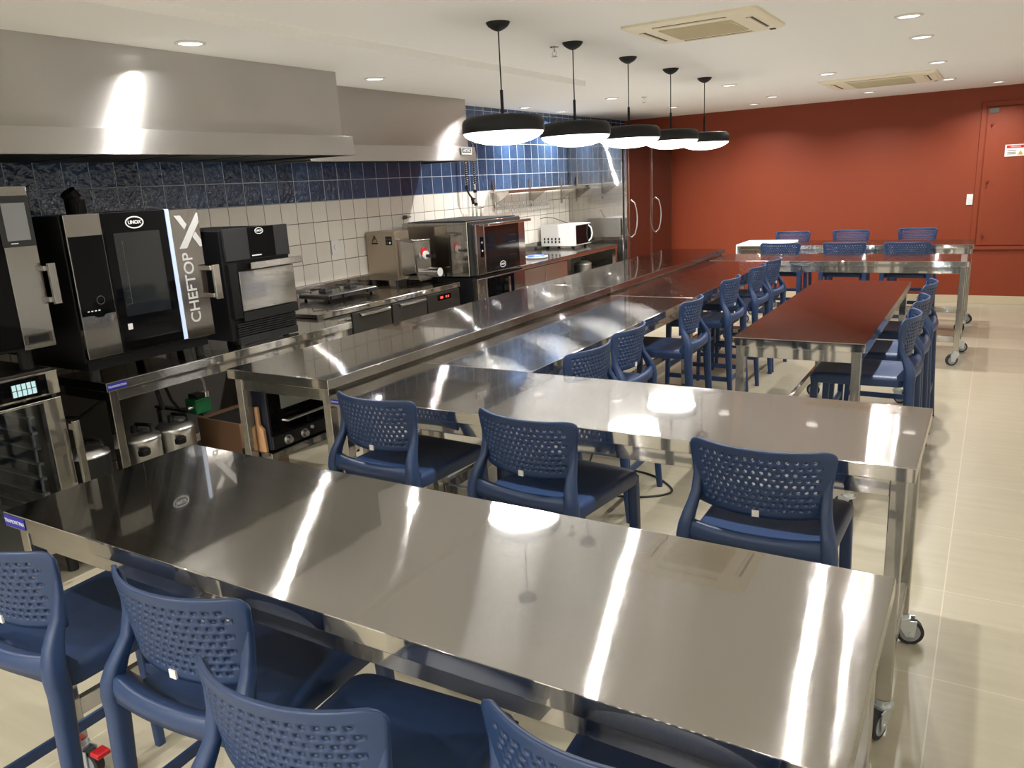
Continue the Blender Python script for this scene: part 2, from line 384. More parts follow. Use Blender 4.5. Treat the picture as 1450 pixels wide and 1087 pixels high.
def pendant(y, label):
    x = -2.255; L = (x, y, CZ); t = thing('pendant_lamp', L, label, 'pendant lamp', 'row of black pendant lamps')
    MB(L).lathe([(.062,0),(.061,-.005),(.052,-.018),(.036,-.030),(.014,-.041),(.0001,-.042)], L, n=28).build('canopy', BLACKM, t)
    MB(L).cyl((x,y,CZ-.04),(x,y,2.2),.0035,n=8).build('cable', BLACKM, t)
    MB(L).cyl((x,y,2.205),(x,y,2.075),.0085,n=10).build('stem', BLACKM, t)
    c = (x, y, 1.992)
    sh = MB(L).lathe([(.0001,.085),(.15,.085),(.192,.079),(.209,.066),(.2165,.05),(.2165,.001),(.2135,0),(.2135,.018),(.21,.02)], c, n=56).build('shade', BLACKM, t)
    MB(L).lathe([(.2125,.004),(.205,-.012),(.185,-.026),(.15,-.042),(.10,-.055),(.05,-.061),(.0001,-.063)], c, n=48).build('lens', LENS, t)
    ld = bpy.data.lights.new('pendant_lamp_bulb','AREA'); ld.shape = 'DISK'; ld.size = .38; ld.energy = PEND_W; ld.color = (1,.985,.96)
    lo = bpy.data.objects.new('pendant_bulb', ld); COL.objects.link(lo); lo.parent = t; lo.location = (0,0,c[2]-CZ-.066)
for i, s in enumerate(['nearest and largest of the five', 'second from the front of the five', 'middle of the five', 'fourth from the front of the five', 'farthest of the five, before the red wall']):
    pendant(3.697+.8465*i, 'black disc pendant lamp with glowing white lens, '+s)

def sprinkler(x, y, label):
    L = (x, y, CZ); t = thing('fire_sprinkler', L, label, 'sprinkler')
    MB(L).lathe([(.028,0),(.026,-.006),(.012,-.008)], L, n=20).cyl((x,y,CZ-.006),(x,y,CZ-.03),.008,n=10).build('body', CHROME, t)
    MB(L).tube([(x-.012,y,CZ-.03),(x-.014,y,CZ-.045),(x,y,CZ-.055),(x+.014,y,CZ-.045),(x+.012,y,CZ-.03)],.003,6).build('yoke', CHROME, t)
    MB(L).cyl((x,y,CZ-.055),(x,y,CZ-.058),.02,n=16).build('deflector', CHROME, t)
sprinkler(-2.404,4.588,'small metal fire sprinkler between the first two pendant canopies')
sprinkler(-3.221,8.112,'small metal fire sprinkler past the third pendant stem')

def cassette(x0, x1, y0, y1, label):
    z = CZ; L = ((x0+x1)/2,(y0+y1)/2,z); t = thing('ceiling_air_conditioner', L, label, 'air conditioner')
    MB(L).loft([rrect(L[0],L[1],(x1-x0)/2,(y1-y0)/2,.03,z),rrect(L[0],L[1],(x1-x0)/2,(y1-y0)/2,.03,z-.012),rrect(L[0],L[1],(x1-x0)/2-.03,(y1-y0)/2-.03,.03,z-.024)], smooth=False).build('panel', CREAM, t)
    gx, gy = (x1-x0)*.27, (y1-y0)*.27
    g = MB(L).box(L[0]-gx,L[0]+gx,L[1]-gy,L[1]+gy,z-.030,z-.022,0)
    for k in range(14):
        yy = L[1]-gy+.01+(2*gy-.02)*k/13; g.box(L[0]-gx+.01,L[0]+gx-.01,yy-.004,yy+.004,z-.033,z-.028,0)
    g.build('grille', CREAMD, t)
    ox, oy = (x1-x0)*.40, (y1-y0)*.40
    for (a0,a1,b0,b1) in ((-gx,gx,oy-.018,oy+.018),(-gx,gx,-oy-.018,-oy+.018),(ox-.018,ox+.018,-gy,gy),(-ox-.018,-ox+.018,-gy,gy)):
        MB(L).box(L[0]+a0,L[0]+a1,L[1]+b0,L[1]+b1,z-.0255,z-.022,0).build('air_slot', SLOT, t)
        if a1-a0 > b1-b0: q = MB(L).box(L[0]+a0,L[0]+a1,L[1]+b0+.006,L[1]+b1-.012,z-.031,z-.0255)
        else: q = MB(L).box(L[0]+a0+.006,L[0]+a1-.012,L[1]+b0,L[1]+b1,z-.031,z-.0255)
        q.build('louvre', CREAM, t)
    MB(L).box(x1-.075,x1-.045,y1-.075,y1-.045,z-.028,z-.02).build('sensor', SLOT, t)
cassette(-1.85,-1.11,4.30,4.97,'cream ceiling air conditioner nearest the camera, right of the pendants')
cassette(-1.58,-.56,8.46,9.45,'cream ceiling air conditioner farther back, near the red wall')

# ------------------------------------------------------------------ tables
def caster(par, org, x, y, ztop, ang, brake=False):
    o = Vector(org); r = .048; dx, dy = math.cos(ang)*.03, math.sin(ang)*.03
    cx, cy = x+dx, y+dy; px, py = -math.sin(ang), math.cos(ang)
    c = MB(org).cyl((x,y,ztop),(x,y,ztop-.018),.026,n=16).cyl((x,y,ztop-.018),(x,y,ztop-.03),.032,n=16)
    for s in (-1,1):
        q = lambda u, z, t: (cx+px*.019*s+px*t*s+math.cos(ang)*u, cy+py*.019*s+py*t*s+math.sin(ang)*u, z)
        a = [q(-.055,ztop-.026,0),q(.02,ztop-.026,0),q(.014,r-.014,0),(q(-.014,r-.014,0))]
        c.prism(a, (px*.004*s,py*.004*s,0))
    c.cyl((cx+px*.026,cy+py*.026,r),(cx-px*.026,cy-py*.026,r),.007,n=10)
    ob = c.build('caster_fork', ZINC, par)
    MB(org).cyl((cx+px*.014,cy+py*.014,r),(cx-px*.014,cy-py*.014,r),r,n=28,mi=0).cyl((cx+px*.0155,cy+py*.0155,r),(cx-px*.0155,cy-py*.0155,r),r*.74,n=24,mi=1).build('caster_wheel', [RUBBER, WHEEL], par)
    if brake:
        bx, by = x+math.cos(ang)*.085, y+math.sin(ang)*.085
        MB(org).box(bx-.022,bx+.022,by-.022,by+.022,.085,.10).build('brake_pedal', RED, par, .004)

def table(name, label, x0, x1, y0, y1, h, stop, sleg, cat='table', group=None, casters=True, stretch=('l','r'), lip=.045, apron=True, brake=None, shelf=None, angs=(.3,2.6,-.4,3.4), inset=.022, legs=True, xb=(0,0)):
    L = ((x0+x1)/2,(y0+y1)/2,0); t = thing(name, L, label, cat, group)
    MB(L).box(x0,x1,y0,y1,h-lip,h).build('tabletop', stop, t, .0025)
    lw = .044; i = inset
    ax0, ax1 = x0+i+xb[0], x1-i-xb[1]
    if apron:
        ad = .058
        for (a0,a1,b0,b1,mm) in ((ax0+lw,ax1-lw,y0+i+.004,y0+i+.024,ST_X),(ax0+lw,ax1-lw,y1-i-.024,y1-i-.004,ST_X),(ax0+.004,ax0+.024,y0+i+lw,y1-i-lw,ST_Y),(ax1-.024,ax1-.004,y0+i+lw,y1-i-lw,ST_Y)):
            MB(L).box(a0,a1,b0,b1,h-lip-ad,h-lip).build('apron', mm, t, .0015)
    zb = .125 if casters else .0
    n = 0
    for (lx, ly) in ((ax0,y0+i),(ax1-lw,y0+i),(ax1-lw,y1-i-lw),(ax0,y1-i-lw)):
        lg = MB(L).box(lx,lx+lw,ly,ly+lw,zb,h-lip).build('leg', sleg, t, .003)
        if casters: caster(lg, L, lx+lw/2, ly+lw/2, zb, angs[n], brake == n)
        else: MB(L).cyl((lx+lw/2,ly+lw/2,0),(lx+lw/2,ly+lw/2,.03),.026,.02,n=14).build('foot', BLACKP, lg)
        n += 1
    z0, z1 = .20, .255
    if 'l' in stretch: MB(L).box(ax0+.008,ax0+lw-.008,y0+i+lw,y1-i-lw,z0,z1).build('stretcher', ST_Y, t, .002)
    if 'r' in stretch: MB(L).box(ax1-lw+.008,ax1-.008,y0+i+lw,y1-i-lw,z0,z1).build('stretcher', ST_Y, t, .002)
    if 'b' in stretch: MB(L).box(ax0+lw,ax1-lw,y1-i-lw+.008,y1-i-.008,z0,z1).build('stretcher', ST_X, t, .002)
    if 'f' in stretch: MB(L).box(ax0+lw,ax1-lw,y0+i+.008,y0+i+lw-.008,z0,z1).build('stretcher', ST_X, t, .002)
    if 'm' in stretch: MB(L).box(ax0+lw/2,ax1-lw/2,L[1]-.02,L[1]+.02,z0,z1).build('stretcher', ST_X, t, .002)
    return t, L
T1, L1 = table('work_table','long stainless steel work table nearest the camera, on casters',-2.36,-.112,1.012,1.652,.9,ST_X,ST_Z,'table','stainless steel work tables',stretch=('l','r'),angs=(.2,.3,.5,2.9),brake=0)
T2, L2 = table('work_table','long stainless steel work table, second from the camera, on casters',-2.362,-.128,2.328,2.976,.9,ST_X,ST_Z,'table','stainless steel work tables',stretch=('l','r'),angs=(.2,-1.9,.25,2.9))
T3, L3 = table('work_table','stainless steel table lower than the island, nearer of the two with stools along its side',-2.37,-1.738,2.982,5.252,.9,ST_Y,ST_Z,'table','stainless steel work tables',stretch=('l','f','b'))
T4, L4 = table('work_table','stainless steel table lower than the island, farther of the two with stools along its side',-2.37,-1.742,5.258,7.56,.9,ST_Y,ST_Z,'table','stainless steel work tables',stretch=('l','f','b'))
TM, LM = table('work_table','stainless steel table reflecting the red wall, standing alone in the middle of the floor',-1.117,-.478,4.0,6.315,.9,ST_Y,ST_Z,'table','stainless steel work tables',stretch=('l','b'),inset=.017)
F1, LF1 = table('work_table','stainless steel table crosswise in front of the first row of far stools',-2.36,-.15,7.605,8.255,.9,ST_X,ST_Z,'table','stainless steel work tables',stretch=('f','r'),angs=(.2,-2.6,.3,2.9))
F2, LF2 = table('work_table','stainless steel table nearest the red wall, crosswise, with white cloth on it',-2.50,-.153,9.165,9.815,.9,ST_X,ST_Z,'table','stainless steel work tables',stretch=('f','r'))
U1, LU1 = table('island_counter','raised stainless steel island counter, nearer half along the kitchen aisle',-3.035,-2.388,2.362,5.328,.957,ST_Y,ST_Z,'counter','raised island counters',casters=False,stretch=('l','b'))
U2, LU2 = table('island_counter','raised stainless steel island counter, farther half near the refrigerators',-3.035,-2.388,5.334,8.225,.957,ST_Y,ST_Z,'counter','raised island counters',casters=False,stretch=('l','f'))
W1, LW1 = table('oven_table','stainless steel table against the kitchen wall carrying the two black ovens',-4.42,-3.6,2.105,3.842,.9,ST_Y,ST_Z,'table',None,casters=False,stretch=('l','r'))
MB(LF1).box(-.50,-.37,7.6375,7.641,.205,.25).build('yellow_label', YELLOW, F2).location = Vector(LF1)-Vector(LF2)+Vector((0,1.56,0))

def badge(par, pl, c, right, w_, txt='TRAMONTINA'):
    c = Vector(c); R = Vector(right); U = Vector((0,0,1)); N = R.cross(U); h = w_*.30
    b = MB(pl).prism([c-R*w_/2-U*h/2,c+R*w_/2-U*h/2,c+R*w_/2+U*h/2,c-R*w_/2+U*h/2], N*.0015); b.build('maker_plate', TAGBLUE, par)
    text('plate_lettering', txt, w_*.15, c+N*.002, R, U, LOGOW, par, pl, depth=.0003)
badge(T1, L1, (-2.302,1.0115,.877), (1,0,0), .105)
badge(T2, L2, (-2.31,2.3275,.877), (1,0,0), .07)
badge(W1, LW1, (-3.5995,2.16,.877), (0,1,0), .10)

# white board folded on the far table
tag(MB((-2.22,9.36,.9)).box(-2.50,-1.95,9.10,9.70,.9,.918).box(-2.515,-2.50,9.10,9.70,.80,.918).build('table_cloth', mat('white_cloth',(.8,.78,.72,1),.8), bevel=.004), 'white folded cloth lying over the left end of the table by the red wall','cloth')

# ------------------------------------------------------------------ stools
def make_stool():
    t = thing('bar_stool', (0,0,0), 'stool', 'stool', 'navy plastic bar stools')
    PZ0, PZ1 = .762, .970
    def P(u, v):
        hw = .182 + .030*v**.9
        yc = -.222 - .036*v
        dep = .048 + .024*v
        z = PZ0 + (PZ1-PZ0)*v
        e = max(0, abs(u)-.84)/.16
        if v > .8: z -= .014*e*e*e*(v-.8)/.2; hw -= .010*((v-.8)/.2)**3
        z -= .006*(1-u*u)*(1-v)
        return (hw*u, yc + dep*abs(u)**2.2, z)
    NC, NR = 15, 9
    um, v0, v1 = .86, .10, .90
    mb = MB(); cache = {}; vs = []; fs = []
    def V(u, v):
        k = (round(u,5), round(v,5))
        if k not in cache: cache[k] = len(vs); vs.append(P(u, v))
        return cache[k]
    cw = 2*um/(NC+.5); chh = (v1-v0)/NR
    H = cw/2
    for r in range(NR):
        va, vb = v0+r*chh, v0+(r+1)*chh; vm = (va+vb)/2
        off = 0 if r % 2 == 0 else H
        if off: fs.append([V(-um,va),V(-um+H,va),V(-um+H,vm),V(-um+H,vb),V(-um,vb)])
        else: fs.append([V(um-H,va),V(um,va),V(um,vb),V(um-H,vb),V(um-H,vm)])
        for c in range(NC):
            ua = -um+off+c*cw; ub = ua+cw; uc = ua+H
            o8 = [(ua,va),(uc,va),(ub,va),(ub,vm),(ub,vb),(uc,vb),(ua,vb),(ua,vm)]
            i8 = []
            for k in range(8):
                a = -3*PI/4 + k*PI/4
                i8.append((uc+H*.56*math.cos(a), vm+chh*.335*math.sin(a)))
            for k in range(8):
                k2 = (k+1) % 8
                fs.append([V(*o8[k]),V(*o8[k2]),V(*i8[k2]),V(*i8[k])])
    # bottom and top bands share the half-cell vertices
    us = [-um+H*k for k in range(2*NC+2)]
    bands = [0,.05,v0]; tops = [v1,.94,.975,1.]
    for bl in (bands, tops):
        for a, b in zip(bl[:-1], bl[1:]):
            for k in range(len(us)-1): fs.append([V(us[k],a),V(us[k+1],a),V(us[k+1],b),V(us[k],b)])
    # side bands
    rows = [0,.05,v0]+[v0+(r+1)*chh for r in range(NR)]+[.94,.975,1.]
    for s in (-1,1):
        cols = [um,.91,.96,1.]
        for a, b in zip(cols[:-1], cols[1:]):
            for va, vb in zip(rows[:-1], rows[1:]):
                q = [V(s*a,va),V(s*b,va),V(s*b,vb),V(s*a,vb)]
                fs.append(q if s > 0 else q[::-1])
    mb.add(vs, fs, 0, True)
    bk = mb.build('backrest', NAVY, t)
    sd = bk.modifiers.new('thickness','SOLIDIFY'); sd.thickness = .009; sd.offset = 0
    # posts that run from the back panel into the rear legs, and the ledge between them
    fr_ = MB()
    for s in (-1,1):
        st = [(.625,.209,-.238,.0225,.026),(.67,.209,-.240,.0225,.027),(.705,.205,-.237,.0215,.026),(.74,.198,-.226,.019,.024),(.77,.191,-.210,.017,.020),
              (.80,.1865,-.194,.016,.015),(.85,.1855,-.184,.0145,.010),(.90,.190,-.182,.012,.0075),(.94,.195,-.183,.009,.0055),(.952,.196,-.184,.004,.003)]
        fr_.loft([rrect(s*x, y, hx, hy, min(hx,hy)*.8, z) for z,x,y,hx,hy in st])
    N = 16; rings = []
    for k in range(N+1):
        u = -1+2*k/N; x = .2*u; y = -.264+.030*abs(u)**2.4; zt = .722-.006*(1-u*u); zb = .648+.020*(1-u**4)
        rings.append([(x,y-.012,zb),(x,y-.017,(zb+zt)/2),(x,y-.011,zt-.006),(x,y+.001,zt),(x,y+.030,zt-.014),(x,y+.055,.674),(x,y+.050,.655),(x,y+.008,zb)])
    fr_.loft(rings)
    fr_.build('back_frame', NAVY, t)
    # seat shell
    def so(z, g, dish=0.):
        r = []
        for (x,y,_) in rrect(0,.012,.208-g,.236-g,.045,z,5):
            k = (y+.22)/.46; r.append((x*(.97+.04*k), y, z-.010*max(0,(k-.85)/.15)**2 + dish))
        return r
    sm = MB().loft([so(.616,.004),so(.648,0),so(.662,.004),so(.668,.014),so(.6675,.04,0),so(.665,.09,-.001),so(.663,.15,-.002)])
    sm.build('seat', NAVY, t)
    for s in (-1,1):
        MB().loft([rrect(s*.187,.218,.019,.019,.008,.642),rrect(s*.190,.222,.0185,.0175,.008,.45),rrect(s*.197,.228,.016,.0155,.007,.2),rrect(s*.204,.233,.0135,.0135,.006,.0)]).build('leg', NAVY, t)
        MB().loft([rrect(s*.209,-.238,.0222,.0257,.0178,.634),rrect(s*.211,-.247,.0205,.023,.016,.45),rrect(s*.216,-.262,.0175,.019,.0135,.2),rrect(s*.221,-.276,.0145,.016,.011,0)]).build('leg', NAVY, t)
        MB().prism([(s*.205,.212,.215),(s*.205,.212,.25),(s*.213,-.245,.25),(s*.213,-.245,.215)], (-s*.012,0,0)).build('stretcher', NAVY, t, .003)
    MB().box(-.185,.185,.215,.238,.285,.32).build('footrest', NAVY, t, .004)
    MB().box(-.205,.205,-.268,-.254,.215,.25).build('stretcher', NAVY, t, .003)
    MB().box(-.010,.010,-.2335,-.2285,.758,.778).build('sticker', WHITE, t)
    return t
proto = make_stool()
STOOLS = [
 (-2.005,1.03,2,'navy bar stool at the nearest table, cut by the left edge of the picture'),
 (-1.415,1.08,3,'navy bar stool at the nearest table, second from the left'),
 (-.95,.94,4,'navy bar stool at the nearest table, third from the left, cut by picture bottom'),
 (-.42,1.06,2,'navy bar stool at the nearest table, rightmost, only its left back edge showing'),
 (-1.985,2.40,-3,'navy bar stool between the two front tables, leftmost of three'),
 (-1.295,2.39,-6,'navy bar stool between the two front tables, middle of three'),
 (-.523,2.38,0,'navy bar stool between the two front tables, rightmost of three'),
 (-1.785,3.30,84,'navy bar stool at the long side table, nearest, half hidden behind the second front table'),
 (-1.80,3.80,90,'navy bar stool at the long side table, second from the near end'),
 (-1.80,4.80,92,'navy bar stool at the long side table, third from the near end'),
 (-1.85,5.86,90,'navy bar stool at the long side table, fourth from the near end'),
 (-1.85,6.63,90,'navy bar stool at the long side table, fifth from the near end'),
 (-1.84,7.14,88,'navy bar stool at the long side table, farthest from the camera'),
 (-.54,4.52,90,'navy bar stool at the middle table, nearest of three on its right side'),
 (-.54,5.09,90,'navy bar stool at the middle table, second of three on its right side'),
 (-.54,5.78,90,'navy bar stool at the middle table, farthest of three on its right side'),
 (-1.94,8.93,0,'navy bar stool between the two far tables, leftmost of three'),
 (-1.30,8.93,0,'navy bar stool between the two far tables, middle of three'),
 (-.72,8.93,0,'navy bar stool between the two far tables, rightmost of three'),
 (-2.14,10.12,180,'navy bar stool against the red wall side of the last table, leftmost of three'),
 (-1.48,10.20,180,'navy bar stool against the red wall side of the last table, middle of three'),
 (-.77,10.36,180,'navy bar stool against the red wall side of the last table, rightmost of three'),
]
for i, (x, y, a, lab) in enumerate(STOOLS):
    o = proto if i == 0 else copy_tree(proto)
    o.location = (x, y, 0); o.rotation_euler = (0,0,math.radians(a)); o['label'] = lab

# ------------------------------------------------------------------ hoods
def hood(label, xf, y0, y1, zt, zl0, zl1, ov, artax=False):
    L = (xf, (y0+y1)/2, zl0); t = thing('extractor_hood', L, label, 'extractor hood')
    MB(L).box(WX+.004,xf,y0,y1,zl1-.01,zt).build('canopy', ST_HOOD, t, .002)
    # the rim: front and end flanges with the dark inside between them
    xr = xf+ov; e = y1+ov
    sl = .014
    MB(L).prism([(xr,y0-ov,zl0),(xr-sl,y0-ov,zl1),(xr-sl-.02,y0-ov,zl1),(xr-.02,y0-ov,zl0)],(0,e-y0+ov,0)).box(WX+.004,xr-.022,e-.02,e,zl0,zl1).box(WX+.004,xr-.022,y0-ov,y0-ov+.02,zl0,zl1).box(WX+.004,xr-.03,y0-ov+.02,e-.02,zl1-.012,zl1).build('rim', ST_HOOD, t, .0015)
    fl = MB(L).box(WX+.004,xr-.03,y0-ov+.02,e-.02,zl0+.03,zl0+.04)
    n = int((y1-y0)/.5)
    for k in range(n):
        a = y0+(y1-y0)*k/n; b = y0+(y1-y0)*(k+1)/n
        fl.box(WX+.12,xr-.08,a+.02,b-.02,zl0+.015,zl0+.032)
    fl.build('filters', BLACKM, t)
    if artax:
        MB(L).box(xr,xr+.002,6.005,6.165,2.005,2.062).build('maker_plate', LOGOW, t)
        MB(L).box(xr+.002,xr+.003,6.015,6.155,2.02,2.057).build('plate_panel', BLACKP, t)
        text('plate_lettering','ARTAX',.036,(xr+.0035,6.085,2.038),(0,1,0),(0,0,1),LOGOW,t,L,bold=.0006)
    return t
hood('large stainless steel extractor hood nearest the camera over the black ovens',-3.715,.4,4.053,KZ,1.967,2.088,.055)
hood('stainless steel extractor hood farther along the tiled wall with a small maker plate',-4.165,4.2,6.19,KZ,1.952,2.072,.055,True)

# ------------------------------------------------------------------ oven tower at far left
def logo(par, pl, x, y, z, w_, bold=.002):
    h = w_*.60; n = 36; rings = []
    ov = lambda k, xx: [(xx, y+w_/2*k*math.cos(2*PI*i/n), z+h/2*(1-(1-k)*w_/h)*math.sin(2*PI*i/n)) for i in range(n)]
    MB(pl).loft([ov(1,x),ov(1,x+.002),ov(.88,x+.002),ov(.88,x)], smooth=False, cap=False).build('logo_ring', LOGOW, par)
    text('logo_lettering','UNOX',w_*.235,(x+.001,y,z),(0,1,0),(0,0,1),LOGOW,par,pl,bold=w_*.008)
XA = -3.65
L = (XA-.36, 1.57, 1.12)
a = thing('combi_oven', L, 'upper combi oven at the left picture edge with grey touch screen and vertical handle', 'oven', 'black and steel ovens')
MB(L).box(-4.42,XA-.03,1.19,1.925,1.12,1.83).build('body', BLACK, a, .004)
dr = MB(L).box(XA-.03,XA,1.192,1.80,1.135,1.825).build('door', BLACKG, a, .003)
MB(L).box(XA-.03,XA+.001,1.80,1.94,1.122,1.832).build('side_panel', ST_ZD, a, .003)
MB(L).box(XA+.001,XA+.006,1.795,1.937,1.575,1.793).build('screen_frame', GREYP, a, .002)
MB(L).box(XA+.006,XA+.007,1.818,1.917,1.602,1.762).build('screen', mat('grey_screen',(.22,.23,.24,1),.2), a)
MB(L).box(XA+.006,XA+.007,1.83,1.86,1.588,1.592).build('screen_mark', LOGOW, a)
MB(L).box(XA+.03,XA+.05,1.945,1.978,1.31,1.495).box(XA,XA+.035,1.93,1.96,1.46,1.485).box(XA,XA+.035,1.93,1.96,1.32,1.345).build('handle', ST_ZD, a, .003)
MB(L).box(XA+.001,XA+.006,1.805,1.925,1.145,1.19).box(XA+.006,XA+.008,1.82,1.91,1.152,1.183,1).build('badge_plate', [SLATE, BLACKP], a)
# legs of the upper oven on the lower one
for y in (1.28,1.85): MB(L).cyl((XA-.12,y,1.02),(XA-.12,y,1.12),.03,n=16).build('foot', BLACKM, a)
for y in (1.28,1.85): MB(L).cyl((XA-.62,y,1.02),(XA-.62,y,1.12),.03,n=16).build('foot', BLACKM, a)

L = (XA-.36, 1.57, 0)
b = thing('combi_oven', L, 'lower combi oven at the left picture edge with lit blue touch screen and glass door', 'oven', 'black and steel ovens')
x0, x1 = -4.42, XA-.045
MB(L).box(x0,x1,1.19,1.21,.14,1.018).box(x0,x1,1.895,1.915,.14,1.018).box(x0,x1,1.21,1.895,.14,.20).box(x0,x1,1.21,1.895,.90,1.018).box(x0,x0+.02,1.21,1.895,.20,.90).build('body', SLATE, b)
MB(L).box(x1,XA,1.19,1.915,.903,1.012).build('control_panel', ST_Y, b, .003)
MB(L).box(XA,XA+.003,1.60,1.862,.912,1.003).build('display_frame', BLACKG, b, .001)
MB(L).box(XA+.003,XA+.004,1.705,1.812,.927,.982).build('screen', SCREEN, b)
for i in range(6):
    y = 1.705+.107*i/5; MB(L).box(XA+.004,XA+.0045,y-.002,y+.002,.927,.982).build('screen_grid', GREYP, b)
MB(L).box(XA+.004,XA+.0045,1.705,1.812,.953,.956).build('screen_grid', GREYP, b)
dr = MB(L).box(x1,XA,1.83,1.912,.16,.885).box(x1,XA,1.19,1.25,.16,.885).box(x1,XA,1.25,1.83,.16,.20).box(x1,XA,1.25,1.83,.872,.885).build('door', ST_Z, b, .003)
MB(L).box(XA-.012,XA-.006,1.25,1.83,.20,.872).build('glass', GLASS, dr)
MB(L).box(XA+.035,XA+.055,1.915,1.945,.40,.765).box(XA,XA+.04,1.915,1.935,.72,.75).box(XA,XA+.04,1.915,1.935,.42,.45).build('handle', ST_Z, dr, .003)
rk = MB(L)
for y in (1.27, 1.80):
    for xx in (-4.2,-3.75): rk.cyl((xx,y,.22),(xx,y,.88),.008,n=8)
    for k in range(8): rk.box(-4.25,-3.72,y-.012,y+.012,.27+k*.075,.282+k*.075)
rk.build('tray_rails', mat('rail_steel',(.62,.64,.66,1),.35,.6), b)
MB(L).box(x0+.02,x0+.025,1.215,1.89,.205,.895).build('inner_lining', mat('pale_lining',(.55,.55,.55,1),.3,.5), b)
for y in (1.25,1.86):
    for xx in (-4.3,-3.75): MB(L).cyl((xx,y,0),(xx,y,.14),.025,n=14).build('foot', BLACKM, b)

# ------------------------------------------------------------------ CHEFTOP oven
XB = -3.65; L = (XB-.38, 2.44, .9)
o = thing('combi_oven', L, 'black combi oven on the kitchen table with large pale vertical lettering', 'oven', 'black and steel ovens')
MB(L).box(-4.40,XB-.03,2.072,2.795,1.0,1.695).build('body', BLACK, o, .004)
MB(L).box(XB-.03,XB,2.077,2.256,1.018,1.698).build('control_column', ST_ZD, o, .003)
MB(L).box(XB,XB+.003,2.083,2.25,1.224,1.597).prism([(XB,2.14,1.224),(XB,2.155,1.212),(XB,2.185,1.212),(XB,2.20,1.224)],(.003,0,0)).build('display', BLACKG, o)
MB(L).lathe([(.021,0),(.021,.0006),(.018,.0006),(.018,0)], (XB+.003,2.185,1.292), (1,0,0), 24).build('power_ring', SLATE, o)
for k in range(4): MB(L).box(XB+.003,XB+.0036,2.11+k*.018,2.12+k*.018,1.243,1.248).build('display_icon', LOGOW, o)
dr = MB(L).box(XB-.03,XB,2.259,2.605,1.018,1.696).build('door', BLACK, o, .003)
MB(L).box(XB,XB+.003,2.262,2.604,1.02,1.694).build('door_glass', BLACKG, dr, .001)
WIN = mat('oven_window',(.012,.014,.015,1),.06)
wi = MB(L).box(XB+.003,XB+.0036,2.306,2.556,1.19,1.597).build('window', WIN, dr)
for k in range(10): MB(L).box(XB+.0036,XB+.004,2.32,2.345,1.25+k*.032,1.254+k*.032).build('rack_line', GREYP, dr)
MB(L).cyl((XB+.0036,2.345,1.25),(XB+.0036,2.345,1.56),.0012,n=6).build('rack_post', SLATE, dr)
MB(L).box(XB-.02,XB+.0045,2.605,2.628,1.018,1.696).build('light_strip', LED, dr, .002)
MB(L).box(XB-.03,XB+.004,2.629,2.802,1.012,1.692).build('door_panel', steel('steel_graphite', Z_, color=(.30,.285,.27,1), rough=.12, mirror=.4, mrough=.08), dr, .003)
MB(L).box(XB+.05,XB+.068,2.80,2.842,1.205,1.392).box(XB,XB+.055,2.79,2.815,1.362,1.388).box(XB,XB+.055,2.79,2.815,1.215,1.24).build('handle', ST_Z, dr, .003)
logo(o, L, XB+.0035, 2.427, 1.643, .10)
text('door_lettering','CHEFTOP',.086,(XB+.0045,2.70,1.28),(0,0,1),(0,-1,0),LETTER,o,L,bold=.0008,sx=1.0)
xx = XB+.0045
MB(L).prism([(xx,2.658,1.490),(xx,2.704,1.490),(xx,2.798,1.620),(xx,2.798,1.668),(xx,2.790,1.668)],(.001,0,0)).prism([(xx,2.652,1.660),(xx,2.690,1.660),(xx,2.722,1.612),(xx,2.704,1.586)],(.001,0,0)).prism([(xx,2.748,1.545),(xx,2.768,1.572),(xx,2.798,1.528),(xx,2.798,1.492),(xx,2.784,1.492)],(.001,0,0)).build('large_x', LETTER, o)
MB(L).box(XB+.003,XB+.004,2.30,2.325,1.125,1.155).build('door_sticker', LOGOW, o)
for y in (2.13,2.74):
    for xx in (-3.72,-4.3): MB(L).cyl((xx,y,.9),(xx,y,1.0),.024,n=14).build('foot', BLACKM, o)
MB(L).box(-4.3,-3.69,2.09,2.78,.955,1.0).build('base_plinth', BLACK, o)
MB(L).cyl((-4.2,2.47,1.69),(-4.2,2.47,1.77),.05,n=18).cyl((-4.2,2.47,1.77),(-4.2,2.44,1.81),.042,n=16).build('exhaust_pipe', BLACKM, o)

# ------------------------------------------------------------------ small speed oven
XC = -3.68; L = (XC-.34, 3.2, .9)
o = thing('speed_oven', L, 'smaller black oven with a steel drop door, right of the large lettered oven', 'oven', 'black and steel ovens')
MB(L).box(-4.35,XC-.02,2.955,3.455,.93,1.56).build('body', BLACK, o, .006)
MB(L).box(XC-.02,XC,2.972,3.45,1.385,1.567).build('top_panel', GREYP, o, .004)
MB(L).box(XC,XC+.003,3.142,3.337,1.39,1.566).build('display', BLACKG, o, .001)
MB(L).box(XC+.003,XC+.0036,3.155,3.225,1.402,1.408).build('display_mark', LOGOW, o)
logo(o, L, XC+.0035, 3.226, 1.542, .062)
dr = MB(L).box(XC-.02,XC+.012,3.035,3.452,1.095,1.325).build('door', ST_Y, o, .004)
MB(L).box(XC+.035,XC+.06,3.09,3.482,1.332,1.372).box(XC,XC+.04,3.10,3.13,1.338,1.365).box(XC,XC+.04,3.44,3.47,1.338,1.365).build('handle', ST_Y, dr, .004)
MB(L).box(XC-.02,XC+.004,2.975,3.032,1.06,1.37).build('hinge_side', BLACK, o)
bs = MB(L).box(XC-.02,XC+.006,3.04,3.46,1.035,1.088)
for k in range(6): bs.box(XC-.02,XC,2.99,3.44,.955+k*.013,.962+k*.013)
bs.box(XC-.02,XC+.003,2.99,3.44,.905,.948); bs.build('vent_base', BLACKM, o, .002)
